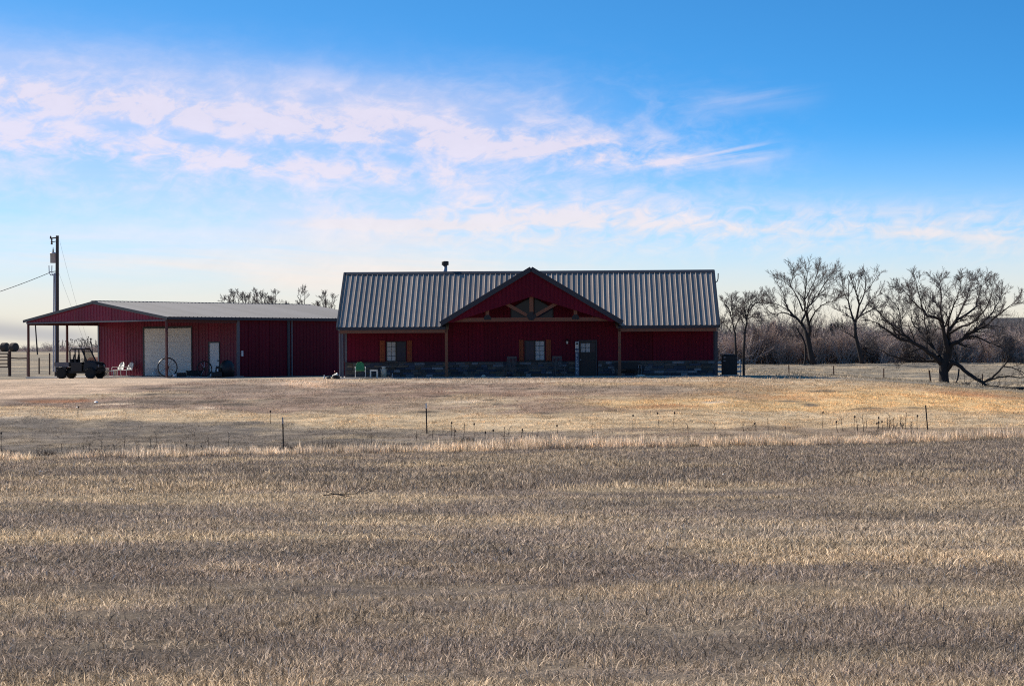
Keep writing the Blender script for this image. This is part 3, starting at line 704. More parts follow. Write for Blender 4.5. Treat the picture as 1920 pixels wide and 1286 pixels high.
MB().box(x0-.05, dr_[0]-.04, PO-.15, PO+.02, .902, .945).build('stone_ledge', 'stone', house)
MB().box(dr_[1]+.04, x1+.03, PO-.15, PO+.02, .902, .945).build('stone_ledge', 'stone', house)
# windows
def window(a, b, z0, z1, pale_left):
    fr = MB(); y = PO-.04; t = .045
    fr.box(a, a+t, y, y+.09, z0, z1); fr.box(b-t, b, y, y+.09, z0, z1); fr.box(a+t, b-t, y, y+.09, z1-t, z1); fr.box(a+t, b-t, y, y+.09, z0, z0+t)
    mid = (a+b)/2; fr.box(mid-.03, mid+.03, y-.004, y+.085, z0+t, z1-t)
    f = fr.build('window', 'blackm', house)
    for left in (True, False):
        c0, c1 = (a+t, mid-.03) if left else (mid+.03, b-t)
        pale = (left == pale_left)
        MB().box(c0, c1, y+.062, y+.075, z0+t, z1-t).build('blind' if pale else 'screen', 'blind' if pale else 'screen', f)
        for i in range(2):
            for j in range(4):
                p0 = c0 + (c1-c0)*i/2; p1 = c0 + (c1-c0)*(i+1)/2; q0 = z0+t + (z1-z0-2*t)*j/4; q1 = z0+t + (z1-z0-2*t)*(j+1)/4
                if pale: MB().box(p0+.008, p1-.008, y+.04, y+.05, q0+.012, q1-.012).build('pane', 'blind', f)
                else: MB().box(p0+.008, p1-.008, y+.04, y+.05, q0+.012, q1-.012).build('pane', 'glass', f)
        g = MB(); g.box((c0+c1)/2-.011, (c0+c1)/2+.011, y+.028, y+.04, z0+t, z1-t)
        for j in (1, 2, 3): zz = z0+t + (z1-z0-2*t)*j/4; g.box(c0, c1, y+.027, y+.039, zz-.011, zz+.011)
        g.build('grille', 'trim', f)
    MB().box(a-.04, b+.04, PO-.17, PO-.03, z0-.03, z0-.002).build('sill', 'stone', f)
def shutter(px0, px1, z0=.955, z1=2.2):
    a, b = hx(px0, PO), hx(px1, PO); n = 3
    s = MB(); s.box(a, b, PO-.062, PO-.048, z0+.12, z0+.22); s.box(a, b, PO-.062, PO-.048, z1-.22, z1-.12); s = s.build('shutter', 'shutter', house)
    for i in range(n):
        p0 = a + (b-a)*i/n; p1 = a + (b-a)*(i+1)/n
        MB().box(p0+.006, p1-.006, PO-.048, PO-.022, z0 + (.0 if i != 1 else .01), z1).build('plank', 'shutter', s)
window(*wl, .97, 2.16, True); window(*wr, .97, 2.16, False)
shutter(711, 720.5); shutter(762.5, 771.5); shutter(972.5, 981); shutter(1023.5, 1032.5)
# gable windows behind the truss
for sx in (-1, 1):
    a, b = GC + sx*.10, GC + sx*1.25
    zt = lambda t: GZ - .75 - gs*abs(t-GC)
    pts = [(a, PO-.06, 3.40), (b, PO-.06, 3.40), (b, PO-.06, 3.40 + .62), (a, PO-.06, 3.40+1.30)]
    if sx < 0: pts = pts[::-1]
    f = MB().poly(pts, (0, .05, 0)).build('gable_window', 'blackm', house)
    c = sum((Vector(p) for p in pts), Vector()) / 4
    MB().poly([tuple(c + (Vector(p)-c)*.9 + Vector((0, -.008, 0))) for p in pts], (0, .006, 0)).build('pane', 'glass', f)
# front door
a, b = dr_
d = MB(); d.box(a, a+.07, PO-.04, PO+.06, .07, 2.16); d.box(b-.07, b, PO-.04, PO+.06, .07, 2.16); d.box(a+.07, b-.07, PO-.04, PO+.06, 2.09, 2.16)
d.build('door_frame', 'trim', house)
dl = MB().box(a+.07, b-.07, PO+.0, PO+.05, .08, 2.09).build('door', 'blackm', house)
MB().box(a+.13, (a+b)/2-.04, PO-.008, PO+.0, .2, 1.35).build('door_panel', 'blackm', dl)
MB().box((a+b)/2+.04, b-.13, PO-.008, PO+.0, .2, 1.35).build('door_panel', 'blackm', dl)
for i in range(3):
    for j in range(2):
        p0 = a+.12 + (b-a-.24)*i/3; p1 = a+.12 + (b-a-.24)*(i+1)/3; q0 = 1.45 + .27*j; MB().box(p0+.015, p1-.015, PO-.010, PO+.0, q0+.015, q0+.255).build('pane', 'blind' if (i, j) in ((0, 0), (0, 1), (1, 1), (1, 0)) else 'glass', dl)
MB().tube([(a+.13, PO-.05, 1.02), (a+.13, PO+.0, 1.02)], .03, 8).build('door_knob', 'steel', dl)
# porch lamp
lx = hx(1063, PO); lm = MB(); lm.box(lx-.05, lx+.05, PO-.05, PO-.022, 1.95, 2.16); lm.lathe([(.02, 2.24), (.085, 2.12), (.085, 2.10)], (lx, PO-.14, 0), 8); lm.box(lx-.02, lx+.02, PO-.14, PO-.05, 2.15, 2.18)
lm = lm.build('porch_lamp', 'blackm', house); MB().lathe([(.055, 1.95), (.065, 2.10)], (lx, PO-.14, 0), 8).build('lamp_glass', 'offwhite', lm)
# flue and mast
fx = hx(832, RD); fl = MB(); fl.tube([(fx, RD+.5, RZ-.5), (fx, RD+.5, RZ+.48)], .125, 12); fl = fl.build('flue_pipe', 'steel', roof, True)
MB().lathe([(.15, RZ+.45), (.21, RZ+.47), (.21, RZ+.66), (.19, RZ+.70), (.02, RZ+.71)], (fx, RD+.5, 0), 12).build('flue_cap', 'black', roof)
MB().tube([(HW+.02, RD-.9, RZ-.72), (HW+.15, RD-.9, RZ-.66), (HW+.20, RD-.9, RZ-.5), (HW+.21, RD-.9, RZ-.18)], .03, 8).build('mast_bracket', 'blackm', house)

def hp(px, y, z): return Matrix.Translation((HX, HY, 0)) @ Matrix.Rotation(math.radians(-1.5), 4, 'Z') @ Vector((hx(px, y), y, z))
HR = math.radians(-1.5)
# welcome board
bx = thing('welcome_sign', 'tall narrow dark board with vertical pale word WELCOME leaning beside the front door', 'sign', hp(1081.5, PO-.30, .075), HR)
bo = MB().box(-.115, .115, -.015, .015, 0, 2.02).build('board', 'signboard', bx)
MB().box(-.10, .10, -.022, -.016, 1.60, 1.98).build('white_plaque', 'offwhite', bx)
MB().lathe([(.06, 0), (.065, .03), (.04, .08), (.0, .1)], (0, -.03, 1.84), 8).build('star_knob', 'black', bx)
for i, ch in enumerate('WELCOME'):
    cu = bpy.data.curves.new('letter', 'FONT'); cu.body = ch; cu.size = .22; cu.align_x = 'CENTER'; cu.extrude = .003
    o = bpy.data.objects.new('letter_curve', cu); COL.objects.link(o); bpy.context.view_layer.update()
    lm_ = bpy.data.meshes.new_from_object(o.evaluated_get(bpy.context.evaluated_depsgraph_get())); bpy.data.objects.remove(o); lm_.materials.clear(); lm_.materials.append(M['white'])
    o = link('letter', lm_, bx, loc=(0, -.020, 1.36 - .205*i), rot=(math.pi/2, 0, 0))
# rocking chairs
def rocker(px, y, label, rz):
    t = thing('rocking_chair', label, 'rocking chair', hp(px, y, .07), HR + rz, 'rocking chairs on the porch')
    for sx in (-1, 1):
        MB().tube([(sx*.27, -.45, .09), (sx*.27, -.2, .02), (sx*.27, .15, .015), (sx*.27, .5, .10)], .02, 6).build('runner', 'rocker', t)
        MB().bar((sx*.27, -.25, .03), (sx*.27, -.25, .62), .04).build('leg', 'rocker', t)
        MB().bar((sx*.27, .2, .02), (sx*.27, .45, 1.15), .04).build('back_post', 'rocker', t)
        MB().box(sx*.27-.045, sx*.27+.045, -.32, .28, .62, .645).build('armrest', 'rocker', t)
    MB().box(-.25, .25, -.26, .24, .40, .43).build('seat', 'rocker', t)
    MB().bar((-.27, .44, 1.11), (.27, .44, 1.11), .05, .12).build('top_rail', 'rocker', t)
    MB().bar((-.27, .28, .46), (.27, .28, .46), .04, .06).build('bottom_rail', 'rocker', t)
    for i in range(6): xx = -.2 + .08*i; MB().bar((xx, .28, .46), (xx, .43, 1.08), .045, .014).build('slat', 'rocker', t)
rocker(1048, .9, 'dark slatted rocking chair between the middle window and the welcome board', .25)
rocker(956, .9, 'dark slatted rocking chair left of the middle porch window', -.25)
# bench with box on the right of the porch
t = thing('porch_bench', 'dark low porch bench against the stone right of the front door', 'bench', hp(1176, 1.2, .07), HR)
MB().box(-.75, .75, -.25, .25, .40, .45).build('seat', 'black', t)
for sx in (-1, 1): MB().box(sx*.68-.04, sx*.68+.04, -.24, .24, 0, .40).build('leg', 'black', t)
MB().box(-.75, .75, .21, .25, .45, .78).build('backrest', 'black', t)
t = thing('plant_stand', 'thin pale two legged stand beside the bench against dark stone', 'plant stand', hp(1199, 1.3, .07), HR)
for sx in (-1, 1): MB().tube([(sx*.09, 0, 0), (sx*.075, 0, .6)], .016, 6).build('leg', 'steel', t)
MB().lathe([(.12, .60), (.12, .615)], (0, 0, 0), 10).build('top', 'steel', t)
# green lawn chair
t = thing('lawn_chair', 'green metal lawn chair with white tube arms on the left porch', 'lawn chair', hp(675, .55, .07), HR + .12)
bk = MB(); rows = []
for j in range(7):
    v = j/6; z = .40 + .50*v; yy = .20 + .16*v
    hw = .25 * math.sqrt(max(0.05, 1 - max(0, (v-.45)/.60)**2))
    rows.append([(hw*u, yy - .05*(1-u*u)*-1, z) for u in (-1, -.6, -.2, .2, .6, 1)])
for r_ in rows: bk.v += r_
for j in range(6):
    for i in range(5): a = j*6+i; bk.f.append((a, a+1, a+7, a+6))
o = bk.build('backrest', 'green', t, True); sdm = o.modifiers.new('thick', 'SOLIDIFY'); sdm.thickness = .012
o = MB().box(-.25, .25, -.24, .22, .385, .41).build('seat', 'green', t, bevel=.01)
for sx in (-1, 1):
    MB().tube([(sx*.29, .30, .02), (sx*.29, -.2, .02), (sx*.29, -.30, .08), (sx*.29, -.29, .55), (sx*.29, -.2, .62), (sx*.29, .22, .60)], .017, 7).build('arm_frame', 'white', t)
    MB().bar((sx*.25, -.05, .385), (sx*.29, -.28, .30), .02).build('brace', 'white', t)
# side table
t = thing('side_table', 'small white open side table beside the green lawn chair', 'table', hp(701, .5, .07), HR)
MB().box(-.22, .22, -.18, .18, .36, .44).build('table_top', 'offwhite', t, bevel=.006)
for sx in (-1, 1): MB().box(sx*.19-.035, sx*.19+.035, -.17, .17, 0, .36).build('leg', 'offwhite', t)
# milk can
t = thing('milk_can', 'old cream milk can standing by the stone under the left window', 'milk can', hp(719, .9, .07), HR)
MB().lathe([(.17, 0), (.17, .36), (.15, .44), (.10, .50), (.10, .56), (.13, .58)], (0, 0, 0), 16).build('body', 'cream', t, True)
MB().lathe([(.13, .58), (.13, .61), (.05, .64)], (0, 0, 0), 14).build('lid', 'offwhite', t, True)
for sx in (-1, 1): MB().torus((sx*.15, 0, .46), (0, 1, 0), .05, .01, 10, 5).build('handle', 'cream', t)
t = thing('garden_figure', 'tiny pale garden figure at the foot of the left stone wall', 'figurine', hp(735.5, .5, .07), HR)
MB().lathe([(.05, 0), (.045, .1), (.025, .15), (.04, .19), (.03, .23), (.0, .25)], (0, 0, 0), 8).build('body', 'steel', t, True)
MB().lathe([(.06, 0), (.06, .02)], (0, 0, -.004), 8).build('base', 'rock', t)
def rock(name, label, loc, s, seed, m='rock', cat='rock', group=None, part=None):
    r = random.Random(seed); me = bpy.data.meshes.new(name)
    import bmesh
    bm = bmesh.new(); bmesh.ops.create_icosphere(bm, subdivisions=2, radius=1)
    for v in bm.verts: v.co *= r.uniform(.82, 1.12)
    for v in bm.verts: v.co = Vector((v.co.x*s[0], v.co.y*s[1], v.co.z*s[2]))
    bm.to_mesh(me); bm.free(); me.materials.append(M[m]); o = link(name, me, loc=loc); o.rotation_euler.z = r.uniform(0, 6)
    return tag(o, label, cat, group)
for px, lab, s in ((908, 'pale pointed rock lying in front of the porch left of the middle window', (.17, .14, .16)), (1203, 'pale flat rock heap lying at the porch edge before the bench', (.34, .2, .10))):
    p = hp(px, -1.2, 0); rock('rock', lab, (p.x, p.y, gzf(p.x, p.y)+.06), s, int(px), group='rocks by the porch edge')
p = hp(692, -1.0, 0); tag(MB().box(-.45, .45, -.3, .3, 0, .03).build('door_mat', 'black'), 'flat dark mat lying before the side table', 'mat').location = (p.x, p.y, gzf(p.x, p.y)+.02)
# clutter at the left corner of the house
def lp(px, d): q = W(px, 700, d); return (q.x, q.y, gzf(q.x, q.y))
t = thing('white_bottle', 'small white bottle standing on bare dirt left of the house corner', 'bottle', lp(608, 126.2)); MB().lathe([(.05, 0), (.05, .12), (.02, .17), (.02, .21)], (0, 0, 0), 8).build('body', 'white', t, True); MB().lathe([(.024, .21), (.024, .24)], (0, 0, 0), 8).build('cap', 'white', t)
t = thing('flower_pot', 'pinkish clay pot lying on its side by the house corner', 'pot', lp(624, 126.0)); o = MB().lathe([(.09, 0), (.15, .24), (.17, .25), (.17, .30), (.14, .30), (.08, .04)], (0, 0, 0), 14).build('body', 'offwhite', t, True); o.rotation_euler = (0, math.radians(78), .3); o.location.z = .14
t = thing('garden_hose', 'dark coiled garden hose heaped by the downspout', 'hose', lp(630, 125.6)); m = MB()
for i in range(4): m.torus((0, 0, .04+.05*i), (.1*(i % 2), .1, 1), .22-.015*i, .024, 18, 5)
m.build('coil', 'black', t)
rock('rock', 'dark round stone between white bottle and clay pot', (lp(616, 126)[0], 126, gzf(lp(616, 126)[0], 126)+.07), (.15, .12, .11), 5, 'stone', group='rocks by the porch edge')
t = thing('valve_box', 'red topped tap post standing at the left house corner', 'tap', lp(628, 127.3)); MB().tube([(0, 0, 0), (0, 0, .42)], .02, 6).build('pipe', 'rust', t); MB().tube([(0, 0, .40), (0, -.08, .46), (0, -.12, .40)], .025, 6).build('spout', 'red_fabric', t)
# air conditioner
AC = W(1367.5, 700, 129.5)
t = thing('air_conditioner', 'black boxy air conditioner standing outside the right end of the house', 'air conditioner', (AC.x, AC.y, gzf(AC.x, AC.y)), HR)
MB().box(-.52, .52, -.45, .45, -.3, .08).build('pad', 'concrete', t)
MB().box(-.44, .44, -.38, .38, .08, 1.20).build('cabinet', 'black', t, bevel=.02)
for i in range(11): MB().box(-.42, .42, -.392, -.378, .18+.085*i, .20+.085*i).build('louvre', 'blackm', t)
MB().box(-.46, .46, -.40, .40, 1.20, 1.25).build('lid', 'black', t, bevel=.01)
MB().lathe([(.32, 1.25), (.32, 1.275), (.04, 1.29)], (0, 0, 0), 16).build('fan_grille', 'blackm', t)
for i in range(2): MB().box(-.36, -.25, -.395, -.38, 1.08-.2*i, 1.12-.2*i).build('data_plate', 'steel', t)
# white slat fence behind it
fp = W(1370, 700, 133)
t = thing('slat_fence', 'white three rail fence panel half hidden behind black air conditioner', 'fence', (fp.x, fp.y, gzf(fp.x, fp.y)), HR)
for z in (.17, .45, .73): MB().box(-.95, .66, -.02, .02, z, z+.13).build('rail', 'white', t)
for xx in (-.9, .58): MB().box(xx-.04, xx+.04, .02, .08, -.1, .95).build('post', 'white', t)
t = thing('fence_post', 'short dark square post at the end of the white rail fence', 'fence post', (fp.x+.78, fp.y-.1, gzf(fp.x+.78, fp.y)), HR); MB().box(-.07, .07, -.07, .07, -.1, .96).build('post', 'wood' if 0 else 'blackm', t); MB().box(-.08, .08, -.08, .08, .96, 1.0).build('cap', 'blackm', t)

# ------------------------------------------------------------------ the shop
SX = W(313, 700, 136).x; SY = 136.0; SR = math.radians(49.0)
shop = thing('metal_shop', 'low red metal shop with shallow grey roof and open carport under its gable', 'shop', (SX, SY, 0), SR)
SW, SLn, SP, SE, SA_ = 14.2, 19.0, 5.9, 3.84, 4.92      # width, length, carport depth, eave, apex
mid = SW/2; srun = mid + .25; srise = (SA_-SE)*srun/mid; ssl = math.hypot(srun, srise); sang = math.atan2(srise, srun)
sroof = MB()
sroof.poly([(0.02, 0, SE-.06), (SLn, 0, SE-.06), (SLn, mid, SA_-.06), (0.02, mid, SA_-.06)], (0, 0, -.09)); sroof.poly([(0.02, SW, SE-.06), (0.02, mid, SA_-.06), (SLn, mid, SA_-.06), (SLn, SW, SE-.06)], (0, 0, -.09))
sroof = sroof.build('roof', 'trim', shop)
nsp = 20; spw = (SLn+.1)/nsp
spm = ribbed((0, spw), K(0), K(ssl), lambda u, v, n: (u, v, n), pitch=spw/3, rh=.055, rb=.09, rt=.03, phase=spw/6).mesh('roof_panel'); spm.materials.append(M['galv_shop'])
for i in range(nsp):
    o = link('roof_panel', spm, sroof); o.location = (-.1 + i*spw, -.25, SA_ - srise - .01 + R.uniform(-.003, .003)); o.rotation_euler = (sang, 0, 0)
    o = link('roof_panel', spm, sroof); o.location = (-.1 + (i+1)*spw, SW+.25, SA_ - srise - .01); o.rotation_euler = (sang, 0, math.pi)
MB().bar((-.12, mid, SA_+.015), (SLn, mid, SA_+.015), .42, .035).build('ridge_cap', 'galv_shop', sroof)
MB().box(-.1, SLn, -.30, -.24, SE-.21, SE-.03).build('eave_trim', 'trim', sroof)
for a, b in (((-.14, -.25, SE-.13), (-.14, mid, SA_-.09)), ((-.14, SW+.25, SE-.13), (-.14, mid, SA_-.09))): MB().bar(a, b, .06, .17).build('rake_trim', 'trim', sroof)
# gable face over the carport
nb = 16
for i in range(nb):
    a, b = SW*i/nb, SW*(i+1)/nb; mb = MB()
    top = lambda u: SE-.12 + (SA_-SE)*(1-abs(u-mid)/mid)
    cuts = [a, b]
    mb = ribbed((a, b), K(3.63), lambda u: max(3.66, top(u)), lambda u, v, n: (-.04-n, u, v), pitch=.305, rh=.028, rb=.09, rt=.035)
    mb.poly([(.04, a, 3.63), (.04, b, 3.63), (.04, b, max(3.66, top(b))), (.04, a, max(3.66, top(a)))])
    mb.build('gable_panel', 'red_shop', shop)
MB().box(-.09, .06, 0, SW, 3.55, 3.63).build('gable_trim', 'greytrim', shop)
MB().box(.06, SP, .0, .10, 3.45, 3.70).build('carport_beam', 'postred', shop)
MB().box(.06, SP, SW-.10, SW, 3.45, 3.70).build('carport_beam', 'postred', shop)
for i in range(6): yy = SW*(i+.5)/6; MB().box(.08, SP-.05, yy-.04, yy+.04, 3.66, 3.74).build('purlin', 'postred', shop)
for (xx, yy) in ((.03, .05), (.03, SW-.08), (3.2, SW-.08)):
    MB().box(xx-.06, xx+.06, yy-.06, yy+.06, -.45, 3.56).build('carport_post', 'postred', shop)
# walls
score = MB(); score.box(SP+.06, SLn-.05, .12, SW-.10, -.2, SE-.16); score = score.build('wall', 'red_shop', shop)
GD = (4.53, 9.31); MD = (1.80, 2.75)
nw_ = 15
for i in range(nw_):
    a, b = .06 + (SW-.12)*i/nw_, .06 + (SW-.12)*(i+1)/nw_
    cuts = sorted({a, b, *[e for e in (*GD, *MD) if a < e < b]}); mb = MB()
    for c0, c1 in zip(cuts[:-1], cuts[1:]):
        m_ = (c0+c1)/2; lo = 3.2 if GD[0] < m_ < GD[1] else (2.2 if MD[0] < m_ < MD[1] else .03)
        ribbed((c0, c1), K(lo), K(SE-.14), lambda u, v, n: (SP-n, u, v), pitch=.305, rh=.028, rb=.09, rt=.035, mb=mb)
    mb.build('wall_panel', 'red_shop', score)
nw_ = 14
for i in range(nw_):
    a, b = SP + (SLn-SP)*i/nw_, SP + (SLn-SP)*(i+1)/nw_
    ribbed((a, b), K(.0), K(SE-.14), lambda u, v, n: (u, .06-n, v), pitch=.305, rh=.028, rb=.09, rt=.035).build('wall_panel', 'red', score)
for xx, m_, w_ in ((SP+.02, 'greytrim', .11), (10.32, 'trim', .11), (10.62, 'greytrim', .05)):
    MB().box(xx-w_, xx+w_, -.02, .05, .0, SE-.17).build('wall_trim', m_, shop)
MB().box(SP-.05, SP+.10, SW-.12, SW+.02, .0, SE-.15).build('corner_trim', 'greytrim', shop)
# garage door with panels
gd = MB(); gd.box(SP-.05, SP+.02, GD[0]-.12, GD[0], .03, 3.32); gd.box(SP-.05, SP+.02, GD[1], GD[1]+.12, .03, 3.32); gd.box(SP-.05, SP+.02, GD[0], GD[1], 3.2, 3.32)
gd.build('garage_door_frame', 'trim', shop)
gdo = MB().box(SP+.02, SP+.05, GD[0], GD[1], .05, 3.2).build('garage_door', 'door_white', shop)
for i in range(7):
    z0, z1 = .06 + 3.13*i/7, .06 + 3.13*(i+1)/7
    p = MB()
    p.box(SP-.012, SP+.018, GD[0]+.01, GD[1]-.01, z0+.006, z1-.006)
    for j in (1, 2): q0 = z0 + (z1-z0)*j/3; p.box(SP-.018, SP-.012, GD[0]+.01, GD[1]-.01, q0-.02, q0+.02)
    p.build('door_panel', 'door_white', gdo)
md = MB(); md.box(SP-.05, SP+.02, MD[0]-.07, MD[0], .03, 2.28); md.box(SP-.05, SP+.02, MD[1], MD[1]+.07, .03, 2.28); md.box(SP-.05, SP+.02, MD[0], MD[1], 2.2, 2.28); md.build('door_frame', 'trim', shop)
mdo = MB().box(SP-.01, SP+.04, MD[0], MD[1], .05, 2.2).build('door', 'mandoor', shop); MB().tube([(SP-.07, MD[0]+.1, 1.05), (SP-.01, MD[0]+.1, 1.05)], .035, 8).build('handle', 'blackm', mdo)
MB().box(SP+.28, SP+.42, -.03, .06, 1.32, 1.68).build('electric_box', 'white', shop)
tag(MB().box(-.3, SP+.1, -.4, SW-.2, -.5, .05).build('concrete_slab', 'concrete', bpy.data.objects['metal_shop']), None)
def sp(x, y, z=0.05): return Matrix.Translation((SX, SY, 0)) @ Matrix.Rotation(SR, 4, 'Z') @ Vector((x, y, z))
def spx(px, x):
    """point on the shop slab, x metres in from the gable line, that the photo shows at column px"""
    r = (px - 960) / F - .0005; c, s = math.cos(SR), math.sin(SR)
    y = ((SX + c*x) - r*(SY + s*x)) / (s + r*c)
    return sp(x, y)
# wagon wheels
def wheel(px, x, rad, label, rz, tilt):
    p = spx(px, x); t = thing('wagon_wheel', label, 'wagon wheel', p, rz, 'old wagon wheels at the shop')
    t.rotation_euler = (tilt, 0, rz)
    MB().torus((0, 0, rad), (0, 1, 0), rad-.03, .04, 32, 6).build('rim', 'blackm', t)
    MB().tube([(0, -.12, rad), (0, .12, rad)], .085, 10).build('hub', 'rust', t)
    for i in range(12):
        a = 2*math.pi*i/12; MB().bar((.07*math.cos(a), 0, rad+.07*math.sin(a)), ((rad-.05)*math.cos(a), 0, rad+(rad-.05)*math.sin(a)), .022).build('spoke', 'steel' if i in (3, 4, 8) else 'rust', t)
wheel(316, .25, .62, 'large rusty wagon wheel leaning on the post before the white garage door', math.radians(12), -.1)
wheel(385.5, 3.9, .50, 'dark wagon wheel leaning left of the narrow white shop door', math.radians(20), -.1)
# metal shell back chairs
def shell_chair(px, x, label, rz):
    t = thing('lawn_chair', label, 'lawn chair', spx(px, x), rz, 'white shell back chairs by the shop wall')
    m = MB(); n = 9; rows = []
    for j in range(8):
        v = j/7; z = .40 + .52*v; y = .18 + .20*v; hw = .29*math.sqrt(max(.03, 1-max(0, (v-.35)/.68)**2))
        rows.append([(hw*(-1+2*i/(n-1)), y + .06*(1-abs(-1+2*i/(n-1))**2), z) for i in range(n)])
    for r_ in rows: m.v += r_
    for j in range(7):
        for i in range(n-1): a = j*n+i; m.f.append((a, a+1, a+n+1, a+n))
    o = m.build('backrest', 'white', t, True); q = o.modifiers.new('thick', 'SOLIDIFY'); q.thickness = .012
    MB().box(-.27, .27, -.26, .22, .37, .40).build('seat', 'white', t, bevel=.012)
    for sx in (-1, 1):
        MB().tube([(sx*.31, .34, .02), (sx*.31, -.2, .02), (sx*.31, -.30, .07), (sx*.31, -.30, .52), (sx*.31, -.2, .60), (sx*.31, .2, .58)], .018, 7).build('arm_frame', 'white', t)
shell_chair(223.5, 5.2, 'left white shell back metal chair against the red shop wall', math.radians(-42))
shell_chair(240.5, 5.2, 'right white shell back metal chair, nearer to the garage door', math.radians(-42))
t = thing('low_bench', 'low white bench between white bowl and the shell back chairs', 'bench', spx(210, 4.9), math.radians(-20))
MB().box(-.32, .32, -.2, .2, .30, .36).build('seat', 'white', t)
for sx in (-1, 1): MB().box(sx*.28-.03, sx*.28+.03, -.18, .18, 0, .30 if sx > 0 else .55).build('leg', 'white', t)
t = thing('planter_bowl', 'pale round planter bowl on the slab beside the utility cart', 'planter', spx(196, 4.4)); MB().lathe([(.14, 0), (.22, .12), (.30, .32), (.33, .34), (.33, .38), (.28, .38), (.2, .2)], (0, 0, 0), 18).build('bowl', 'offwhite', t, True); MB().lathe([(.27, .33), (.02, .35)], (0, 0, 0), 14).build('soil', 'rust', t)
t = thing('feed_sack', 'white slumped feed sack by the garage door foot', 'sack', spx(294, 4.8)); m = MB(); m.lathe([(.26, 0), (.28, .1), (.2, .28), (.08, .42), (.03, .5)], (0, 0, 0), 10); m.build('sack', 'white', t, True); MB().tube([(-.05, 0, .40), (.05, 0, .42)], .05, 6).build('tie', 'offwhite', t)
t = thing('white_ball', 'small white ball float beside the large wagon wheel', 'ball', spx(327.5, .6)); MB().lathe([(.02, 0), (.09, .03), (.12, .11), (.10, .19), (.03, .23)], (0, 0, 0), 12).build('body', 'white', t, True); MB().tube([(0, 0, .22), (0, 0, .27)], .012, 6).build('eyelet', 'steel', t)
t = thing('toolbox', 'small dark box on the slab before the garage door', 'box', spx(342, 2.0)); MB().box(-.28, .28, -.2, .2, 0, .22).build('body', 'black', t, bevel=.015); MB().box(-.29, .29, -.21, .21, .22, .27).build('lid', 'black', t); MB().box(-.34, -.29, -.1, .1, 0, .18).build('latch', 'white', t)
t = thing('trough', 'long dark trough standing below the shop wall left of the narrow door', 'trough', spx(366, 4.3), math.radians(15)); MB().box(-.50, .50, -.22, .22, .04, .34).build('body', 'blackm', t, bevel=.03); MB().box(-.54, .54, -.25, .25, .34, .38).build('rim', 'blackm', t)
t = thing('covered_grill', 'black covered grill standing right of the narrow white shop door', 'grill', spx(428, 4.2), math.radians(-30))
MB().lathe([(.46, 0), (.46, .5), (.42, .78), (.28, .98), (.05, 1.06)], (0, 0, 0), 16).build('cover', 'black', t, True); MB().box(-.7, -.40, -.25, .25, .5, .66).build('side_shelf', 'black', t)
t = thing('crate', 'low dark crate with a pale tin before the narrow white door', 'crate', spx(409, 3.6)); MB().box(-.34, .34, -.25, .25, 0, .30).build('body', 'black', t); MB().box(-.1, .14, -.12, .12, .30, .58).build('canister', 'black', t); MB().lathe([(.05, .32), (.05, .5)], (.05, -.16, 0), 8).build('tin', 'white', t)

# ------------------------------------------------------------------ utility cart
up = W(152, 700, 138.2)
utv = thing('utility_cart', 'black side by side utility cart with roll cage parked under the carport', 'utility vehicle', (up.x, up.y, max(gzf(up.x, up.y), 0.0)), math.radians(-16))
def uwheel(x, y):
    t = MB().lathe([(.19, -.13), (.30, -.13), (.335, -.09), (.345, 0), (.335, .09), (.30, .13), (.19, .13)], (0, 0, 0), 20)
    o = t.build('wheel', 'rubber', utv); o.location = (x, y, .345); o.rotation_euler = (math.pi/2, 0, 0)
    MB().lathe([(.19, -.115), (.19, .115)], (0, 0, 0), 14).build('rim', 'steel' if x < 0 else 'blackm', o)
    for j in range(16): a = 2*math.pi*j/16; b = MB().box(.325, .36, -.03, .03, -.125, .125).build('tread_block', 'rubber', o); b.rotation_euler = (0, 0, a)
for x in (-1.02, .98):
    for y in (-.64, .64): uwheel(x, y)
MB().box(-1.35, 1.25, -.52, .52, .32, .50).build('chassis', 'black', utv)
m = MB(); m.poly([(.45, -.66, .5), (1.35, -.62, .52), (1.42, -.58, .82), (1.25, -.56, 1.0), (.55, -.62, 1.12)], (0, 1.22, 0)); m.build('hood', 'black', utv, bevel=.03)
MB().box(1.38, 1.46, -.5, .5, .45, .6).build('bumper', 'black', utv)
for sy in (-1, 1):
    MB().lathe([(.09, 0), (.09, .03)], (0, 0, 0), 10).build('headlight', 'steel', utv).matrix_local = Matrix.Translation((1.39, sy*.4, .78)) @ Matrix.Rotation(math.pi/2, 4, 'Y')
    MB().box(-.35, .42, sy*.70-.03, sy*.70+.03, .42, 1.02).build('door', 'black', utv, bevel=.02)
    MB().poly([(-1.4, sy*.60, .74), (-.62, sy*.60, .74), (-.72, sy*.60, .50), (-.95, sy*.60, .74)], (0, sy*.16, 0)).build('fender', 'black', utv)
    MB().tube([(-.42, sy*.64, .95), (-.46, sy*.60, 1.78), (-.38, sy*.58, 1.86), (.28, sy*.58, 1.86), (.36, sy*.58, 1.80), (.72, sy*.62, 1.08)], .048, 8).build('cage_tube', 'blackm', utv)
    MB().tube([(-.05, sy*.66, .98), (-.10, sy*.6, 1.84)], .044, 8).build('cage_post', 'blackm', utv)
    MB().tube([(-.30, sy*.30, 1.0), (-.36, sy*.30, 1.28), (-.30, sy*.30, 1.52)], .05, 8).build('headrest', 'black', utv)
MB().box(-.45, .30, -.58, .0, 1.875, 1.91).build('roof_panel', 'white', utv); MB().box(-.45, .34, .0, .58, 1.875, 1.91).build('roof_panel', 'black', utv)
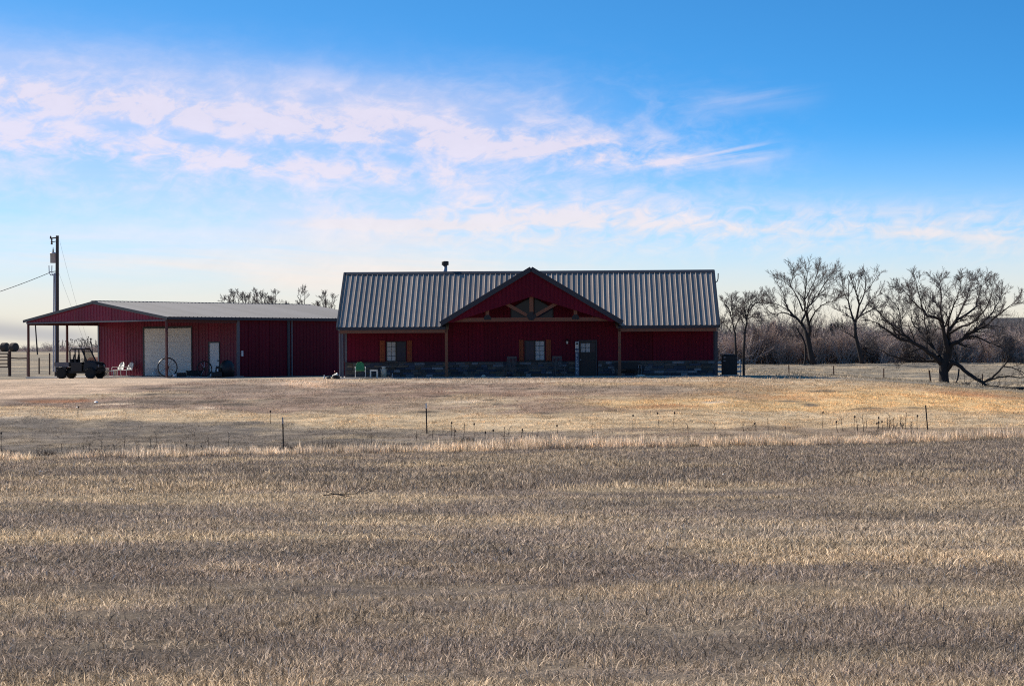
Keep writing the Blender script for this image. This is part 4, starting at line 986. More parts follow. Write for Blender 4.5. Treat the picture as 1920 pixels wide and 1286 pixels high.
MB().box(-.46, -.40, -.55, .55, 1.10, 1.22).build('cage_crossbar', 'blackm', utv); MB().bar((.33, -.58, 1.82), (.33, .58, 1.82), .05).build('cage_crossbar', 'blackm', utv); MB().bar((-.43, -.58, 1.83), (-.43, .58, 1.83), .05).build('cage_crossbar', 'blackm', utv)
MB().box(-.40, .22, -.60, .60, .62, .86).build('seat', 'black', utv, bevel=.04)
m = MB().box(-.46, -.34, -.60, .60, .86, 1.22).build('seat_back', 'black', utv, bevel=.04)
MB().poly([(.40, -.54, 1.72), (.40, .54, 1.72), (.70, .56, 1.10), (.70, -.56, 1.10)], (.012, 0, 0)).build('windshield', 'glassy', utv)
MB().torus((.32, -.3, 1.12), (1, 0, .8), .16, .018, 18, 6).build('steering_wheel', 'black', utv); MB().bar((.32, -.3, 1.12), (.6, -.3, .9), .03).build('steering_column', 'black', utv)
MB().box(-1.48, -.50, -.66, .66, .72, .78).build('cargo_bed', 'steel', utv)
for (a, b, c, d_) in ((-1.48, -.50, -.70, -.66), (-1.48, -.50, .66, .70), (-1.50, -1.46, -.70, .70), (-.52, -.48, -.70, .70)): MB().box(a, b, c, d_, .78, 1.02).build('bed_side', 'greytrim', utv)

# ------------------------------------------------------------------ poles and wires
PD = 160.0
pb = W(106, 697, PD); pt = W(107.5, 442, PD)
pole = thing('utility_pole', 'tall weathered utility pole with transformer and conduits behind the carport', 'utility pole', (pb.x, pb.y, gzf(pb.x, pb.y)-.1))
o0 = Vector(pole.location)
def PP(px, py, dy=0.0): return W(px, py, PD+dy) - o0
MB().tube([Vector((pb.x, PD, o0.z-.3)) - o0, PP(107, 570), PP(107.5, 442)], [.165, .14, .11], 12).build('pole', 'pole', pole)
for dx in (0, 3.6): MB().tube([PP(100+dx, 697, -.25), PP(101+dx*.7, 520, -.22), PP(101.5+dx*.4, 512, -.2)], .05, 7).build('conduit', 'conduit', pole)
MB().tube([PP(100, 516, -.2), PP(95, 516, -.2), PP(92.2, 511, -.2), PP(91.8, 498, -.2)], .035, 7).build('weatherhead', 'conduit', pole)
MB().tube([PP(102, 516, -.2), PP(98, 515, -.2), PP(97, 510, -.2), PP(97.3, 498, -.2)], .035, 7).build('weatherhead', 'conduit', pole)
MB().bar(PP(92, 510.5), PP(106, 508.5), .05).build('bracket', 'blackm', pole)
tc_ = PP(99.7, 484, -.05)
tf = MB(); tf.lathe([(.20, -.36), (.22, -.34), (.22, .30), (.25, .31), (.25, .36), (.12, .42)], tc_, 16); tf = tf.build('transformer', 'conduit', pole, True)
MB().lathe([(.04, .4), (.07, .45), (.04, .5), (.06, .55), (.03, .66), (.015, .8)], tc_, 8).build('bushing', 'rust', tf)
MB().bar(tc_ + Vector((.2, 0, 0)), PP(107, 484), .08).build('hanger', 'blackm', tf)
MB().bar(PP(93.5, 447), PP(107, 446), .07, .09).build('crossarm', 'pole', pole)
MB().bar(PP(99, 454), PP(107, 452), .05).build('bracket', 'blackm', pole)
MB().lathe([(.04, -.42), (.09, -.36), (.05, -.3), (.09, -.24), (.05, -.16), (.06, 0)], PP(97, 448), 8).build('fuse_cutout', 'rust', pole)
MB().lathe([(.05, 0), (.06, .1), (.03, .16)], PP(95, 446.5), 8).build('insulator', 'rust', pole)
MB().box(*[v for c in zip(PP(104.5, 690, -.5), PP(109.5, 690, -.5)) for v in c][:2], PP(105, 690, -.45).y, PP(105, 690, -.25).y, PP(105, 690).z, PP(105, 677).z).build('meter_box', 'blackm', pole)
def wire(label, a, b, sag, rad, n=14):
    pts = []
    for i in range(n+1):
        t = i/n; p = a.lerp(b, t); p.z -= sag*4*t*(1-t); pts.append(p)
    o = MB().tube(pts, rad, 5).build('wire', 'blackm'); tag(o, label, 'wire', 'overhead wires at the utility pole')
wire('thick black service wire running off left from the weatherhead', W(91.5, 512, PD), W(-160, 590, PD-12), .25, .022)
wire('thin wire slanting down behind the shop from the pole top', W(112, 452, PD), W(182, 690, PD+18), .5, .006)
wire('thin guy wire slanting down right from the pole middle', W(110.5, 512, PD), W(176, 690, PD+14), .0, .006)
# far poles
t = thing('utility_pole', 'small distant leaning pole with short crossarm seen under the carport', 'utility pole', (0, 0, 0)); a, b = W(70.5, 668, 420), W(66, 605, 420)
MB().tube([a, b], [.15, .12], 8).build('pole', 'pole', t); MB().bar(W(64, 606.5, 420), W(73, 606, 420), .16).build('crossarm', 'pole', t); MB().bar(W(72, 607.5, 420), W(72, 604, 420), .12).build('insulator', 'rust', t)
t = thing('utility_pole', 'thin leaning pole stub beyond the utility cart', 'utility pole', (0, 0, 0)); MB().tube([W(174, 662, 400), W(169.5, 634, 400)], [.10, .08], 7).build('pole', 'pole', t); MB().bar(W(168, 636, 400), W(171.5, 635.5, 400), .1).build('crossarm', 'pole', t)
# ------------------------------------------------------------------ pasture gate, posts, bales
gd_ = 170.0
t = thing('pipe_gate', 'dark five rail pipe gate at the left edge of the pasture', 'gate', W(-30, 690, gd_))
o0 = Vector(t.location)
for py in (663, 669.5, 675.5, 681.5, 688): MB().tube([W(-40, py+.3, gd_)-o0, W(16, py, gd_)-o0], .045, 7).build('rail', 'rust', t)
for px in (-40, 15): MB().tube([W(px, 662, gd_)-o0, W(px, 689, gd_)-o0], .05, 7).build('upright', 'rust', t)
def post(px, y0, y1, d, label, group, m='pole', r=.08, n=7, extra=.3, px1=None):
    a = W(px, y1, d); a.z = min(a.z, gzf(a.x, a.y)) - extra*.3; b = W(px if px1 is None else px1, y0, d)
    t = thing('fence_post', label, 'fence post', a, group=group)
    MB().tube([(0, 0, 0), (b-a)*.97], r, n).build('post', m, t); MB().tube([(b-a)*.97, b-a], r*1.06, n).build('post_top', m, t)
post(18, 658, 690, 170, 'thick dark gate post at the right end of the pipe gate', 'pasture fence posts', 'rust', .13)
post(52.5, 659, 691, 170, 'dark post with a rail between gate and carport', 'pasture fence posts', 'rust', .11)
tag(MB().tube([W(18, 671, 170), W(35, 672, 170), W(52, 671.5, 170)], .05, 6).build('fence_rail', 'rust'), 'single dark rail joining gate post and carport side post', 'fence rail')
post(73.3, 671, 690, 180, 'short dark post between carport post and utility pole', 'pasture fence posts', 'rust', .06)
post(93, 662, 687, 175, 'thin dark post just left of the utility pole', 'pasture fence posts', 'rust', .06)
def bale(px, py, rad, ln, d, label, m, rz, grp=None):
    p = W(px, py, d); t = thing('hay_bale', label, 'hay bale', (p.x, p.y, gzf(p.x, p.y)+rad*.93), rz, grp)
    prof = [(rad*.25, -ln/2+.01), (rad*.8, -ln/2), (rad*.97, -ln/2+.08), (rad, -ln/2+.2)] + [(rad*(1+R.uniform(-.02, .02)), -ln/2+.2+(ln-.4)*i/6) for i in range(1, 6)] + [(rad, ln/2-.2), (rad*.97, ln/2-.08), (rad*.8, ln/2), (rad*.25, ln/2-.01)]
    o = MB().lathe(prof, (0, 0, 0), 26).build('roll', m, t, True); o.rotation_euler = (math.pi/2, 0, 0)
    o = MB().lathe([(rad*.55, 0), (rad*.5, .02), (rad*.1, .03)], (0, 0, 0), 18).build('rolled_end', m, t); o.location = (0, -ln/2-.005, 0); o.rotation_euler = (math.pi/2, 0, 0)
bale(9, 660, 1.05, 1.5, 505, 'dark round hay bale at the far left edge behind the gate', 'hay', 1.2, 'round bales')
bale(26, 660, 1.0, 1.5, 500, 'dark round hay bale beside its twin right of the gate', 'hay', 1.0, 'round bales')
bale(182, 678, .70, 1.4, 175, 'red brown round bale showing between cart hood and shop wall', 'haybrown', 1.2, 'round bales')
# steel T-posts along the mowing line
def tpost(px, y0, y1, d, label, lean=0.0, m='blackm', tip='white'):
    b = W(px, y1, d); b.z = gzf(b.x, b.y) - .25; top = W(px+lean, y0, d)
    t = thing('fence_post', label, 'fence post', b, group='steel posts along the mowing line')
    v = top - b; q = v.length
    MB().bar((0, 0, 0), v, .055, .018).build('flange', m, t); MB().bar((0, .02, 0), v + Vector((0, .02, 0)), .016, .05).build('web', m, t)
    if tip: MB().bar(v*.86 + Vector((0, -.012, 0)), v*1.005 + Vector((0, -.012, 0)), .058, .014).build('painted_tip', tip, t)
tpost(532, 783, 842, 92.5, 'dark steel post in tall grass nearest to the field', -2.0, tip='steel'); tpost(800.5, 756, 801, 101, 'white tipped steel post on the slope below the left porch post', -1.5)
tpost(1741, 759, 806, 98, 'leaning dark steel post at the right end of the weeds', -5.5, tip=None)
for px, y0, y1, d, l, ln_ in ((1479, 684, 706, 165, 'thin fence post nearest to the white rail fence', 0), (1563, 686, 711, 160, 'thin fence post above the end of the house shadow', 0), (1657, 691, 714, 158, 'thin fence post midway between house shadow and oak', 0), (1746, 694, 722, 152, 'leaning dark fence post just left of the oak trunk', -4), (1842, 701, 722, 160, 'thin fence post behind the broken oak limb', 0)):
    post(px, y0, y1, d, l, 'far pasture fence posts', 'rust', .045 if not ln_ else .06, px1=px+ln_)
# pale stones and a fallen branch in the field
for i, (px, py, s) in enumerate(((76, 887, .05), (248, 922, .045), (1357, 894, .06), (180, 756, .10), (145, 765, .06))):
    p = G(px, py); rock('rock', ['tiny white stone in the field below the left edge grass', 'flat white stone on the tan grass band at left', 'small white stone alone in the right field', 'flat white stone on the slope below the shop', 'white stone by the red dirt of the drive'][i], (p.x, p.y, p.z + .05), (s*1.6, s, s*.6), 40+i, 'white', group='white stones')
p = G(645, 938); t = thing('fallen_branch', 'small dark fallen branch lying alone in the field', 'branch', (p.x, p.y, p.z))
def sprig(mb, a, d, ln, r, lev, rr):
    pts = [a]; dd = d.copy()
    for i in range(4):
        dd = (dd + Vector((rr.gauss(0, .18), rr.gauss(0, .18), rr.gauss(0, .10)))).normalized(); pts.append(pts[-1] + dd*ln/4)
    mb.tube(pts, [r*(1-.18*i) for i in range(5)], 4, False)
    if lev: 
        for i in range(1, 5):
            for _ in range(1 if lev > 1 else 2): sprig(mb, pts[i], (dd + Vector((rr.gauss(0, .7), rr.gauss(0, .7), abs(rr.gauss(0, .35))))).normalized(), ln*.5, r*.5, lev-1, rr)
m = MB(); rr = random.Random(3); sprig(m, Vector((-.38, 0, .10)), Vector((1, .1, .14)), .78, .014, 2, rr); m.build('stem', 'weed', t)
m = MB(); sprig(m, Vector((.1, 0, .08)), Vector((-1, .3, .28)), .6, .011, 2, rr); m.build('side_branch', 'weed', t)
# dark dry clumps along the mowing line
for i, (px, py, s, lb) in enumerate(((14, 857, .55, 'dark dry clump at the left edge of the mowing line'), (88, 857, .4, 'low dark dry clump right of the larger left edge clump'), (180, 853, .4, 'low dark clump below the white shell back chairs'), (548, 846, .45, 'dark dry clump at the foot of the nearest steel post'), (627, 843, .4, 'dark dry clump right of the nearest steel post'), (870, 833, .42, 'dark dry clump below the left porch post'))):
    p = G(px, py); t = thing('dry_bush', lb, 'bush', (p.x, p.y, p.z), group='dark dry clumps on the mowing line'); rr = random.Random(50+i)
    for nm, q in (('stems', 16), ('dead_leaves', 24)):
        m = MB()
        for _ in range(q): sprig(m, Vector((rr.gauss(0, s*.5), rr.gauss(0, s*.25), 0)), Vector((rr.gauss(0, .7), rr.gauss(0, .7), rr.uniform(.3, 1))).normalized(), s*rr.uniform(.4, .9), .010, 1, rr)
        tag(m.build(nm, 'weed' if nm == 'stems' else 'rust', t), kind='stuff')
# dead weed stalks
def weed(px, py, h, label, head, seed):
    p = G(px, py); rr = random.Random(seed); t = thing('weed_stalk', label, 'weed', (p.x, p.y, p.z-.02), group='dead weed stalks along the mowing line')
    top = Vector((rr.gauss(0, .05), rr.gauss(0, .05), h)); md_ = top*.5 + Vector((rr.gauss(0, .02), 0, 0))
    MB().tube([(0, 0, 0), md_, top], [.014, .011, .007], 5).build('stem', 'weed', t)
    m = MB()
    if head: m.lathe([(.01, -.05), (.038, -.02), (.04, .03), (.015, .07)], top, 7)
    else:
        for i in range(5): q = rr.uniform(.45, .98); m.tube([top*q, top*q + Vector((rr.gauss(0, .09), rr.gauss(0, .09), rr.uniform(.03, .14)))], [.009, .005], 4)
    m.build('seed_head', 'weed', t)
WD = [(146, 782, .5, 1), (3, 845, .8, 1), (507, 795, .62, 1), (888, 835, .95, 1), (846, 822, .72, 1), (1187, 806, .68, 1), (1236, 803, .72, 1), (1262, 802, .70, 1), (1541, 805, .80, 1), (1046, 820, .55, 1), (1112, 820, .68, 0),
      (117, 852, .5, 0), (133, 852, .55, 0), (158, 852, .45, 0), (168, 853, .55, 0), (215, 851, .45, 0), (232, 850, .78, 0), (255, 848, .52, 0), (282, 847, .6, 0), (350, 849, .35, 1), (391, 845, .6, 0), (428, 843, .75, 0), (605, 838, .62, 0), (697, 834, .55, 0), (780, 830, .55, 0), (812, 826, .6, 0), (925, 832, .6, 1), (952, 833, .75, 0), (978, 828, .5, 0), (1033, 830, .4, 0), (1290, 817, .55, 0), (1340, 813, .5, 0), (1395, 811, .4, 0), (1418, 810, .4, 1), (1440, 815, .8, 0)]
for i in range(46): WD.append((R.choice((R.uniform(1580, 1730), R.uniform(1590, 1700), R.uniform(1440, 1760), R.uniform(60, 460), R.uniform(850, 1010))), None, R.uniform(.25, .85), int(R.random() < .2)))
WL = ['tall dead weed stalk with round seed head', 'dead branching weed stalk in rank grass']
for i, (px, py, h, hd) in enumerate(WD):
    if py is None: py = 858 - px*.0245 - R.uniform(2, 14)
    lm_ = next(n for lim, n in ((200, 'below the carport'), (330, 'below the white garage door'), (480, 'below the narrow shop door'), (600, 'around the nearest steel post'), (760, 'below the green lawn chair'), (870, 'around the white tipped steel post'), (1010, 'below the timber truss'), (1150, 'below the front door'), (1350, 'below the right end of the house'), (1560, 'below the house shadow end'), (1640, 'at the left of the weed stand'), (1700, 'in the middle weed stand'), (2000, 'beside the leaning steel post')) if px < lim)
    weed(px, py, h, (WL[0] if hd else WL[1]) + ' ' + lm_, hd, 700+i)
# ------------------------------------------------------------------ bare trees
def frame(d):
    u = d.orthogonal().normalized(); return u, d.cross(u)
class Tree:
    def __init__(s, seed, twig_r=.010, n_child=(7, 6, 5), spread=.85, up=.18, depth=3, ratio=.52):
        s.r = random.Random(seed); s.limbs = []; s.tw = MB(); s.br = MB(); s.twig_r = twig_r; s.nc = n_child; s.spread = spread; s.up = up; s.depth = depth; s.ratio = ratio
    def kids(s, pts, rad, length, level, start=.25):
        r = s.r; n = s.nc[min(level, len(s.nc)-1)]
        for k in range(n):
            t = start + (1-start) * (k + r.random()) / n
            f = t*(len(pts)-1); i = min(int(f), len(pts)-2); fr = f-i
            p = pts[i].lerp(pts[i+1], fr); d = (pts[i+1]-pts[i]).normalized(); u, v = frame(d); a = r.uniform(0, 6.283)
            sp = s.spread * r.uniform(.6, 1.25)
            nd = (d*math.cos(sp) + (u*math.cos(a) + v*math.sin(a))*math.sin(sp) + Vector((0, 0, s.up))).normalized()
            pr = rad[i]*(1-fr) + rad[i+1]*fr
            s.grow(p, nd, length * s.ratio * r.uniform(.6, 1.15) * (1.15-.45*t), max(s.twig_r, min(pr*.62, pr)), level+1)
    def grow(s, p, d, ln, rad, level):
        r = s.r; n = 4 if level < s.depth else 3; pts = [p]
        for i in range(n):
            d = (d + Vector((r.gauss(0, .15), r.gauss(0, .15), r.gauss(.04, .12)))).normalized(); pts.append(pts[-1] + d*(ln/n))
        rr = [max(s.twig_r*.42, rad*(1-.8*i/n)) for i in range(n+1)]
        (s.br if level < 3 and rad > s.twig_r*1.8 else s.tw).tube(pts, rr, 4 if rad > .03 else 3, False)
        if level < s.depth: s.kids(pts, rr, ln, level)
    def limb(s, pts, r0, r1, kid_len=None, start=.25):
        """a hand laid limb: smooth it, roughen it, then let it branch"""
        out = []; m = len(pts)
        for i in range(m-1):
            p0, p1, p2, p3 = pts[max(i-1, 0)], pts[i], pts[i+1], pts[min(i+2, m-1)]
            for j in range(3):
                t = j/3; out.append(.5*((2*p1) + (p2-p0)*t + (2*p0-5*p1+4*p2-p3)*t*t + (3*p1-p0-3*p2+p3)*t**3))
        out.append(pts[-1]); L = sum((out[i+1]-out[i]).length for i in range(len(out)-1)); q = len(out)-1
        for i in range(1, q): out[i] = out[i] + Vector((s.r.gauss(0, 1), s.r.gauss(0, 1), s.r.gauss(0, 1))) * L*.006
        rad = [r0 + (r1-r0)*(i/q)**.8 for i in range(q+1)]
        s.limbs.append((out, rad)); s.kids(out, rad, kid_len or L, 0, start)
        d = (out[-1]-out[-2]).normalized()
        for _ in range(3): s.grow(out[-1], (d + Vector((s.r.gauss(0, .35), s.r.gauss(0, .35), s.r.gauss(.1, .25)))).normalized(), (kid_len or L)*.38, rad[-1]*.9, 1)
    def finish(s, o, trunk, bark, twig):
        base = Vector(o.location)
        def loc(mb):
            mb.v = [(a-base.x, b-base.y, c-base.z) for a, b, c in mb.v]; return mb
        m = MB(); m.tube(*trunk, 10); loc(m).build('trunk', bark, o, True)
        for pts, rad in s.limbs: m = MB(); m.tube(pts, rad, 8 if rad[0] > .06 else 6, False); loc(m).build('limb', bark, o, True)
        if s.br.v: tag(loc(s.br).build('branches', bark, o), kind='stuff')
        if s.tw.v: tag(loc(s.tw).build('twigs', twig, o), kind='stuff')
def zoomed(ox, oy, k, d):
    def f(x, y, dy=0.0): return W(ox + x/k, oy + y/k, d + dy)
    return f
# --- the oak
OD = 150.0; Z = zoomed(1597, 484, 4.68, OD)
ob = Z(812, 1135); oak = thing('oak_tree', 'broad dark bare oak with one broken limb resting on the ground', 'tree', (ob.x, ob.y, gzf(ob.x, ob.y)))
T = Tree(5, .0105, (13, 9, 8), .80, .20, 3, .52)
def limb(pts, r0, r1, dd, kid=None, start=.25, tree=None, Zf=None):
    n = len(pts)-1
    (tree or T).limb([(Zf or Z)(x, y, dd*(i/n)**.9) for i, (x, y) in enumerate(pts)], r0, r1, kid, start)
OAK = [([(790, 925), (740, 890), (700, 900), (560, 900), (450, 880), (310, 840), (240, 800)], .13, .02, 1.0), ([(790, 930), (740, 880), (650, 810), (540, 740), (420, 710), (330, 650), (250, 590), (190, 560)], .17, .025, -1.2),
       ([(540, 740), (450, 660), (430, 590), (420, 480), (380, 400)], .085, .02, 1.6), ([(650, 810), (500, 700), (400, 640), (320, 560), (230, 470)], .08, .02, -2.4), ([(800, 900), (740, 840), (690, 740), (610, 650), (530, 560), (520, 440)], .12, .02, 2.2),
       ([(830, 860), (830, 760), (810, 640), (770, 540), (660, 500), (600, 380), (570, 240)], .17, .02, -1.8), ([(805, 640), (800, 560), (780, 450), (790, 330), (770, 220)], .10, .02, 2.6), ([(850, 870), (880, 760), (960, 720), (1060, 650), (1190, 580), (1330, 460), (1400, 410)], .18, .02, -1.0),
       ([(960, 720), (1080, 690), (1200, 740), (1330, 790), (1400, 860)], .075, .015, -2.0), ([(845, 800), (860, 640), (930, 540), (1060, 460), (1100, 370), (1140, 250)], .13, .02, 1.5), ([(850, 700), (850, 560), (900, 400), (960, 250)], .09, .02, -2.8),
       ([(1060, 650), (1150, 560), (1240, 470), (1300, 350)], .09, .02, 2.0), ([(900, 580), (980, 420), (1020, 300), (1040, 220)], .07, .02, 3.0), ([(660, 500), (560, 400), (500, 330), (450, 280)], .06, .015, -3.0), ([(860, 660), (980, 600), (1090, 540), (1180, 430), (1230, 300)], .09, .02, -3.2), ([(760, 860), (700, 760), (660, 640), (640, 520), (680, 400)], .09, .02, 3.2)]
for pts, r0, r1, dd in OAK: limb(pts, r0*1.15, r1, dd, 2.9)
BL = [(835, 985), (870, 930), (910, 925), (960, 960), (1060, 1040), (1150, 1090)]
T.nc = (3, 4, 4); limb(BL, .19, .11, -1.2, 1.2, .6); limb([(1150, 1090), (1230, 1050), (1290, 990), (1350, 920), (1385, 850), (1370, 780)], .10, .02, -.8, 1.6); T.nc = (6, 4, 4); limb([(1160, 1085), (1250, 1060), (1370, 1030), (1470, 1050), (1540, 1040)], .07, .02, -1.0, 1.6)
limb([(1330, 950), (1400, 960), (1480, 990), (1560, 1040)], .05, .02, -1.0, 1.6); T.nc = (0,); limb([(940, 975), (930, 1060), (912, 1095)], .06, .04, -1.4, 1.0)
T.finish(oak, ([Vector((ob.x, ob.y, gzf(ob.x, ob.y)-.2)), Z(812, 1120), Z(808, 1050), Z(806, 960), Z(820, 880), Z(835, 780), Z(815, 660)], [.50, .40, .34, .33, .31, .21, .13]), 'bark', 'twig')
# logs and broken wood under it
for i, (px, py, ln, rz, lb) in enumerate(((1800, 728, 1.3, .2, 'short dark log lying right beside the oak trunk'), (1838, 731, 2.4, -.1, 'long dark log on the ground under the broken limb'), (1885, 731, 2.6, .12, 'long dark log near the right edge of the picture under fallen twigs'), (1863, 733, 1.6, .3, 'pale split log lying between two dark logs'))):
    p = W(px, py, 148 - i*.8); t = thing('log', lb, 'log', (p.x, p.y, gzf(p.x, p.y)+.10), rz, 'fallen wood under the oak')
    rr = random.Random(i); pts = [Vector((-ln/2 + ln*j/5, rr.gauss(0, .04), rr.gauss(0, .03))) for j in range(6)]; MB().tube(pts, [.10+rr.uniform(0, .05) for _ in pts], 9).build('wood', 'bark2' if i == 3 else 'bark', t, True)
    m = MB()
    for _ in range(9): sprig(m, pts[rr.randrange(6)], Vector((rr.gauss(0, .8), rr.gauss(0, .5), abs(rr.gauss(0, .5)))).normalized(), rr.uniform(.5, 1.1), .014, 1, rr)
    m.build('broken_twigs', 'bark', t)
# --- the tall tree behind
ZB = zoomed(1340, 480, 4.95, 230); bb = ZB(915, 1030)
tb = thing('bare_tree', 'tall bare tree with forked double trunk rising from the thicket right of the house', 'tree', (bb.x, bb.y, gzf(bb.x, bb.y)))
T = Tree(8, .014, (9, 8, 6), .72, .24, 3, .50)
for pts, r0, r1, dd in [([(840, 700), (800, 620), (740, 560), (680, 500), (650, 400), (610, 300)], .20, .03, 2), ([(865, 760), (880, 650), (850, 540), (835, 400), (850, 250), (860, 150)], .18, .03, -2), ([(800, 620), (850, 520), (890, 440), (960, 360), (1080, 270)], .14, .03, 3), ([(880, 620), (920, 540), (970, 480), (1030, 440), (1100, 425)], .10, .03, -3),
                        ([(740, 570), (640, 525), (550, 540), (470, 490)], .09, .02, -3), ([(820, 510), (760, 370), (700, 280), (620, 220)], .10, .02, 4), ([(840, 400), (900, 290), (940, 200), (960, 150)], .07, .02, 2), ([(900, 440), (1000, 360), (1130, 390)], .07, .02, 4), ([(680, 500), (580, 450), (510, 430)], .06, .02, 3), ([(960, 360), (1020, 260), (1080, 180)], .07, .02, -2), ([(700, 290), (720, 210), (740, 140)], .05, .02, -3), ([(870, 600), (860, 480), (900, 350), (1000, 220)], .09, .02, -4)]:
    limb(pts, r0, r1, dd, 4.0, .3, T, ZB)
T.nc = (3, 3, 3); limb([(830, 1040), (845, 900), (835, 800), (770, 680)], .14, .08, 1, 1.5, .5, T, ZB)
T.finish(tb, ([ZB(918, 1045), ZB(900, 950), ZB(885, 870), ZB(868, 770), ZB(835, 690)], [.42, .33, .28, .28, .20]), 'bark', 'twig')
# --- the slimmer tree to its right
bb = ZB(1370, 1030); tcx = thing('bare_tree', 'slim bare tree with upright crown between forked tree and oak', 'tree', (bb.x, bb.y, gzf(bb.x, bb.y)))
T = Tree(21, .013, (8, 8, 6), .6, .30, 3, .44)
for pts, r0, r1, dd in [([(1300, 620), (1265, 520), (1240, 400), (1250, 240)], .15, .03, 2), ([(1305, 610), (1340, 450), (1310, 340), (1285, 270)], .14, .03, -2), ([(1305, 600), (1350, 560), (1430, 510), (1500, 490)], .11, .03, -2), ([(1290, 600), (1250, 560), (1160, 510)], .07, .02, 2), ([(1340, 460), (1390, 340), (1400, 200)], .10, .03, 3), ([(1390, 340), (1450, 280), (1500, 190)], .06, .02, 2), ([(1300, 760), (1220, 710), (1150, 680)], .06, .02, -1), ([(1240, 420), (1200, 340), (1190, 260)], .06, .02, -2), ([(1345, 560), (1440, 430), (1530, 350)], .08, .02, 1), ([(1310, 350), (1340, 250), (1350, 200)], .05, .02, 1)]:
    limb(pts, r0, r1, dd, 3.2, .3, T, ZB)
T.finish(tcx, ([ZB(1385, 1040), ZB(1360, 960), ZB(1335, 850), ZB(1308, 740), ZB(1300, 610)], [.27, .23, .21, .19, .16]), 'bark', 'twig')
# --- two wind bent trees by the house end
T = Tree(31, .013, (11, 8, 6), .7, .22, 3, .52); bb = ZB(200, 1030); ta = thing('bare_tree', 'bare tree with two thin stems nearest to the right house end', 'tree', (bb.x, bb.y, gzf(bb.x, bb.y)))
for pts, r0, r1, dd in [([(188, 720), (165, 620), (140, 520), (100, 450)], .11, .03, 1), ([(150, 560), (190, 510), (230, 470)], .06, .02, -1), ([(185, 690), (215, 600), (250, 540)], .07, .02, 1), ([(165, 720), (120, 660), (70, 620)], .05, .02, -2), ([(145, 540), (160, 470), (165, 420)], .05, .02, 1)]: limb(pts, r0, r1, dd, 2.6, .2, T, ZB)
T.finish(ta, ([ZB(200, 1040), ZB(195, 880), ZB(188, 720)], [.17, .14, .11]), 'bark', 'twig')
T = Tree(32, .013, (12, 8, 6), .7, .2, 3, .52); bb = ZB(270, 1030); ta = thing('bare_tree', 'bare tree leaning right, second from the house end', 'tree', (bb.x, bb.y, gzf(bb.x, bb.y)))
for pts, r0, r1, dd in [([(280, 690), (298, 590), (275, 510), (285, 420)], .12, .03, 1), ([(300, 560), (330, 490), (380, 440), (450, 440)], .09, .03, -1), ([(305, 520), (350, 430), (420, 390)], .07, .02, 1), ([(290, 600), (350, 560), (380, 590)], .06, .02, -2), ([(280, 640), (240, 580), (220, 540)], .05, .02, 2)]: limb(pts, r0, r1, dd, 2.6, .2, T, ZB)
T.finish(ta, ([ZB(265, 1040), ZB(272, 850), ZB(280, 690)], [.17, .14, .12]), 'bark', 'twig')
# --- crowns over the shop roof
def free_tree(px, ytop, d, h_px_base, seed, label, wide, nst=6, group=None, tw=.014):
    base = W(px, 660, d); base.z = gzf(base.x, base.y); top = W(px, ytop, d); h = top.z - base.z
    t = thing('bare_tree', label, 'tree', base, group=group)
    T = Tree(seed, tw, (9, 7, 5) if tw < .03 else (6, 5, 3), .7, .2, 3, .56); rr = random.Random(seed); f = base + Vector((0, 0, h*.42))
    for i in range(nst):
        a = 6.283*i/nst + rr.uniform(-.4, .4); e = Vector((math.cos(a)*wide*rr.uniform(.5, 1), math.sin(a)*wide*rr.uniform(.5, 1), h*rr.uniform(.38, .56)))
        if i == 0: e = Vector((0, 0, h*.57))
        s0 = base + Vector((0, 0, h*rr.uniform(.28, .44))); T.limb([s0, s0.lerp(f+e, .4) + Vector((e.x*.1, e.y*.1, 0)), f+e], h*.016, .02, h*.25, .25)
    T.finish(t, ([base - Vector((0, 0, .2)), base + Vector((0, 0, h*.25)), f + Vector((0, 0, h*.03))], [h*.032, h*.024, h*.014]), 'bark2', 'twig')
for i, (px, yt, wd, lb) in enumerate(((447, 545, 1.3, 'bare treetop rising over the shop roof, leftmost of five'), (483, 542, 1.7, 'bare treetop over the shop roof, second from left'), (517, 544, 1.4, 'bare treetop over the shop roof just left of the thin one'), (571, 538, 1.0, 'thin forked bare treetop alone over the shop roof'), (611, 546, 1.2, 'bare treetop over the shop roof nearest to the house'))):
    free_tree(px, yt + 11, 225 + 4*i, 0, 60+i, lb, wd*1.5, 8 if i != 3 else 3, 'treetops behind the shop')
# --- small far trees on the left horizon
for i, (px, yt, d) in enumerate(((118, 640, 620), (133, 638, 640), (153, 636, 600), (161, 641, 650), (166, 634, 620), (179, 640, 600), (186, 643, 640), (84, 652, 700), (42, 652, 700))):
    free_tree(px, yt, d, 0, 80+i, 'small far bare tree on the left horizon line', 2.0, 5, 'far trees on the left horizon', .035)

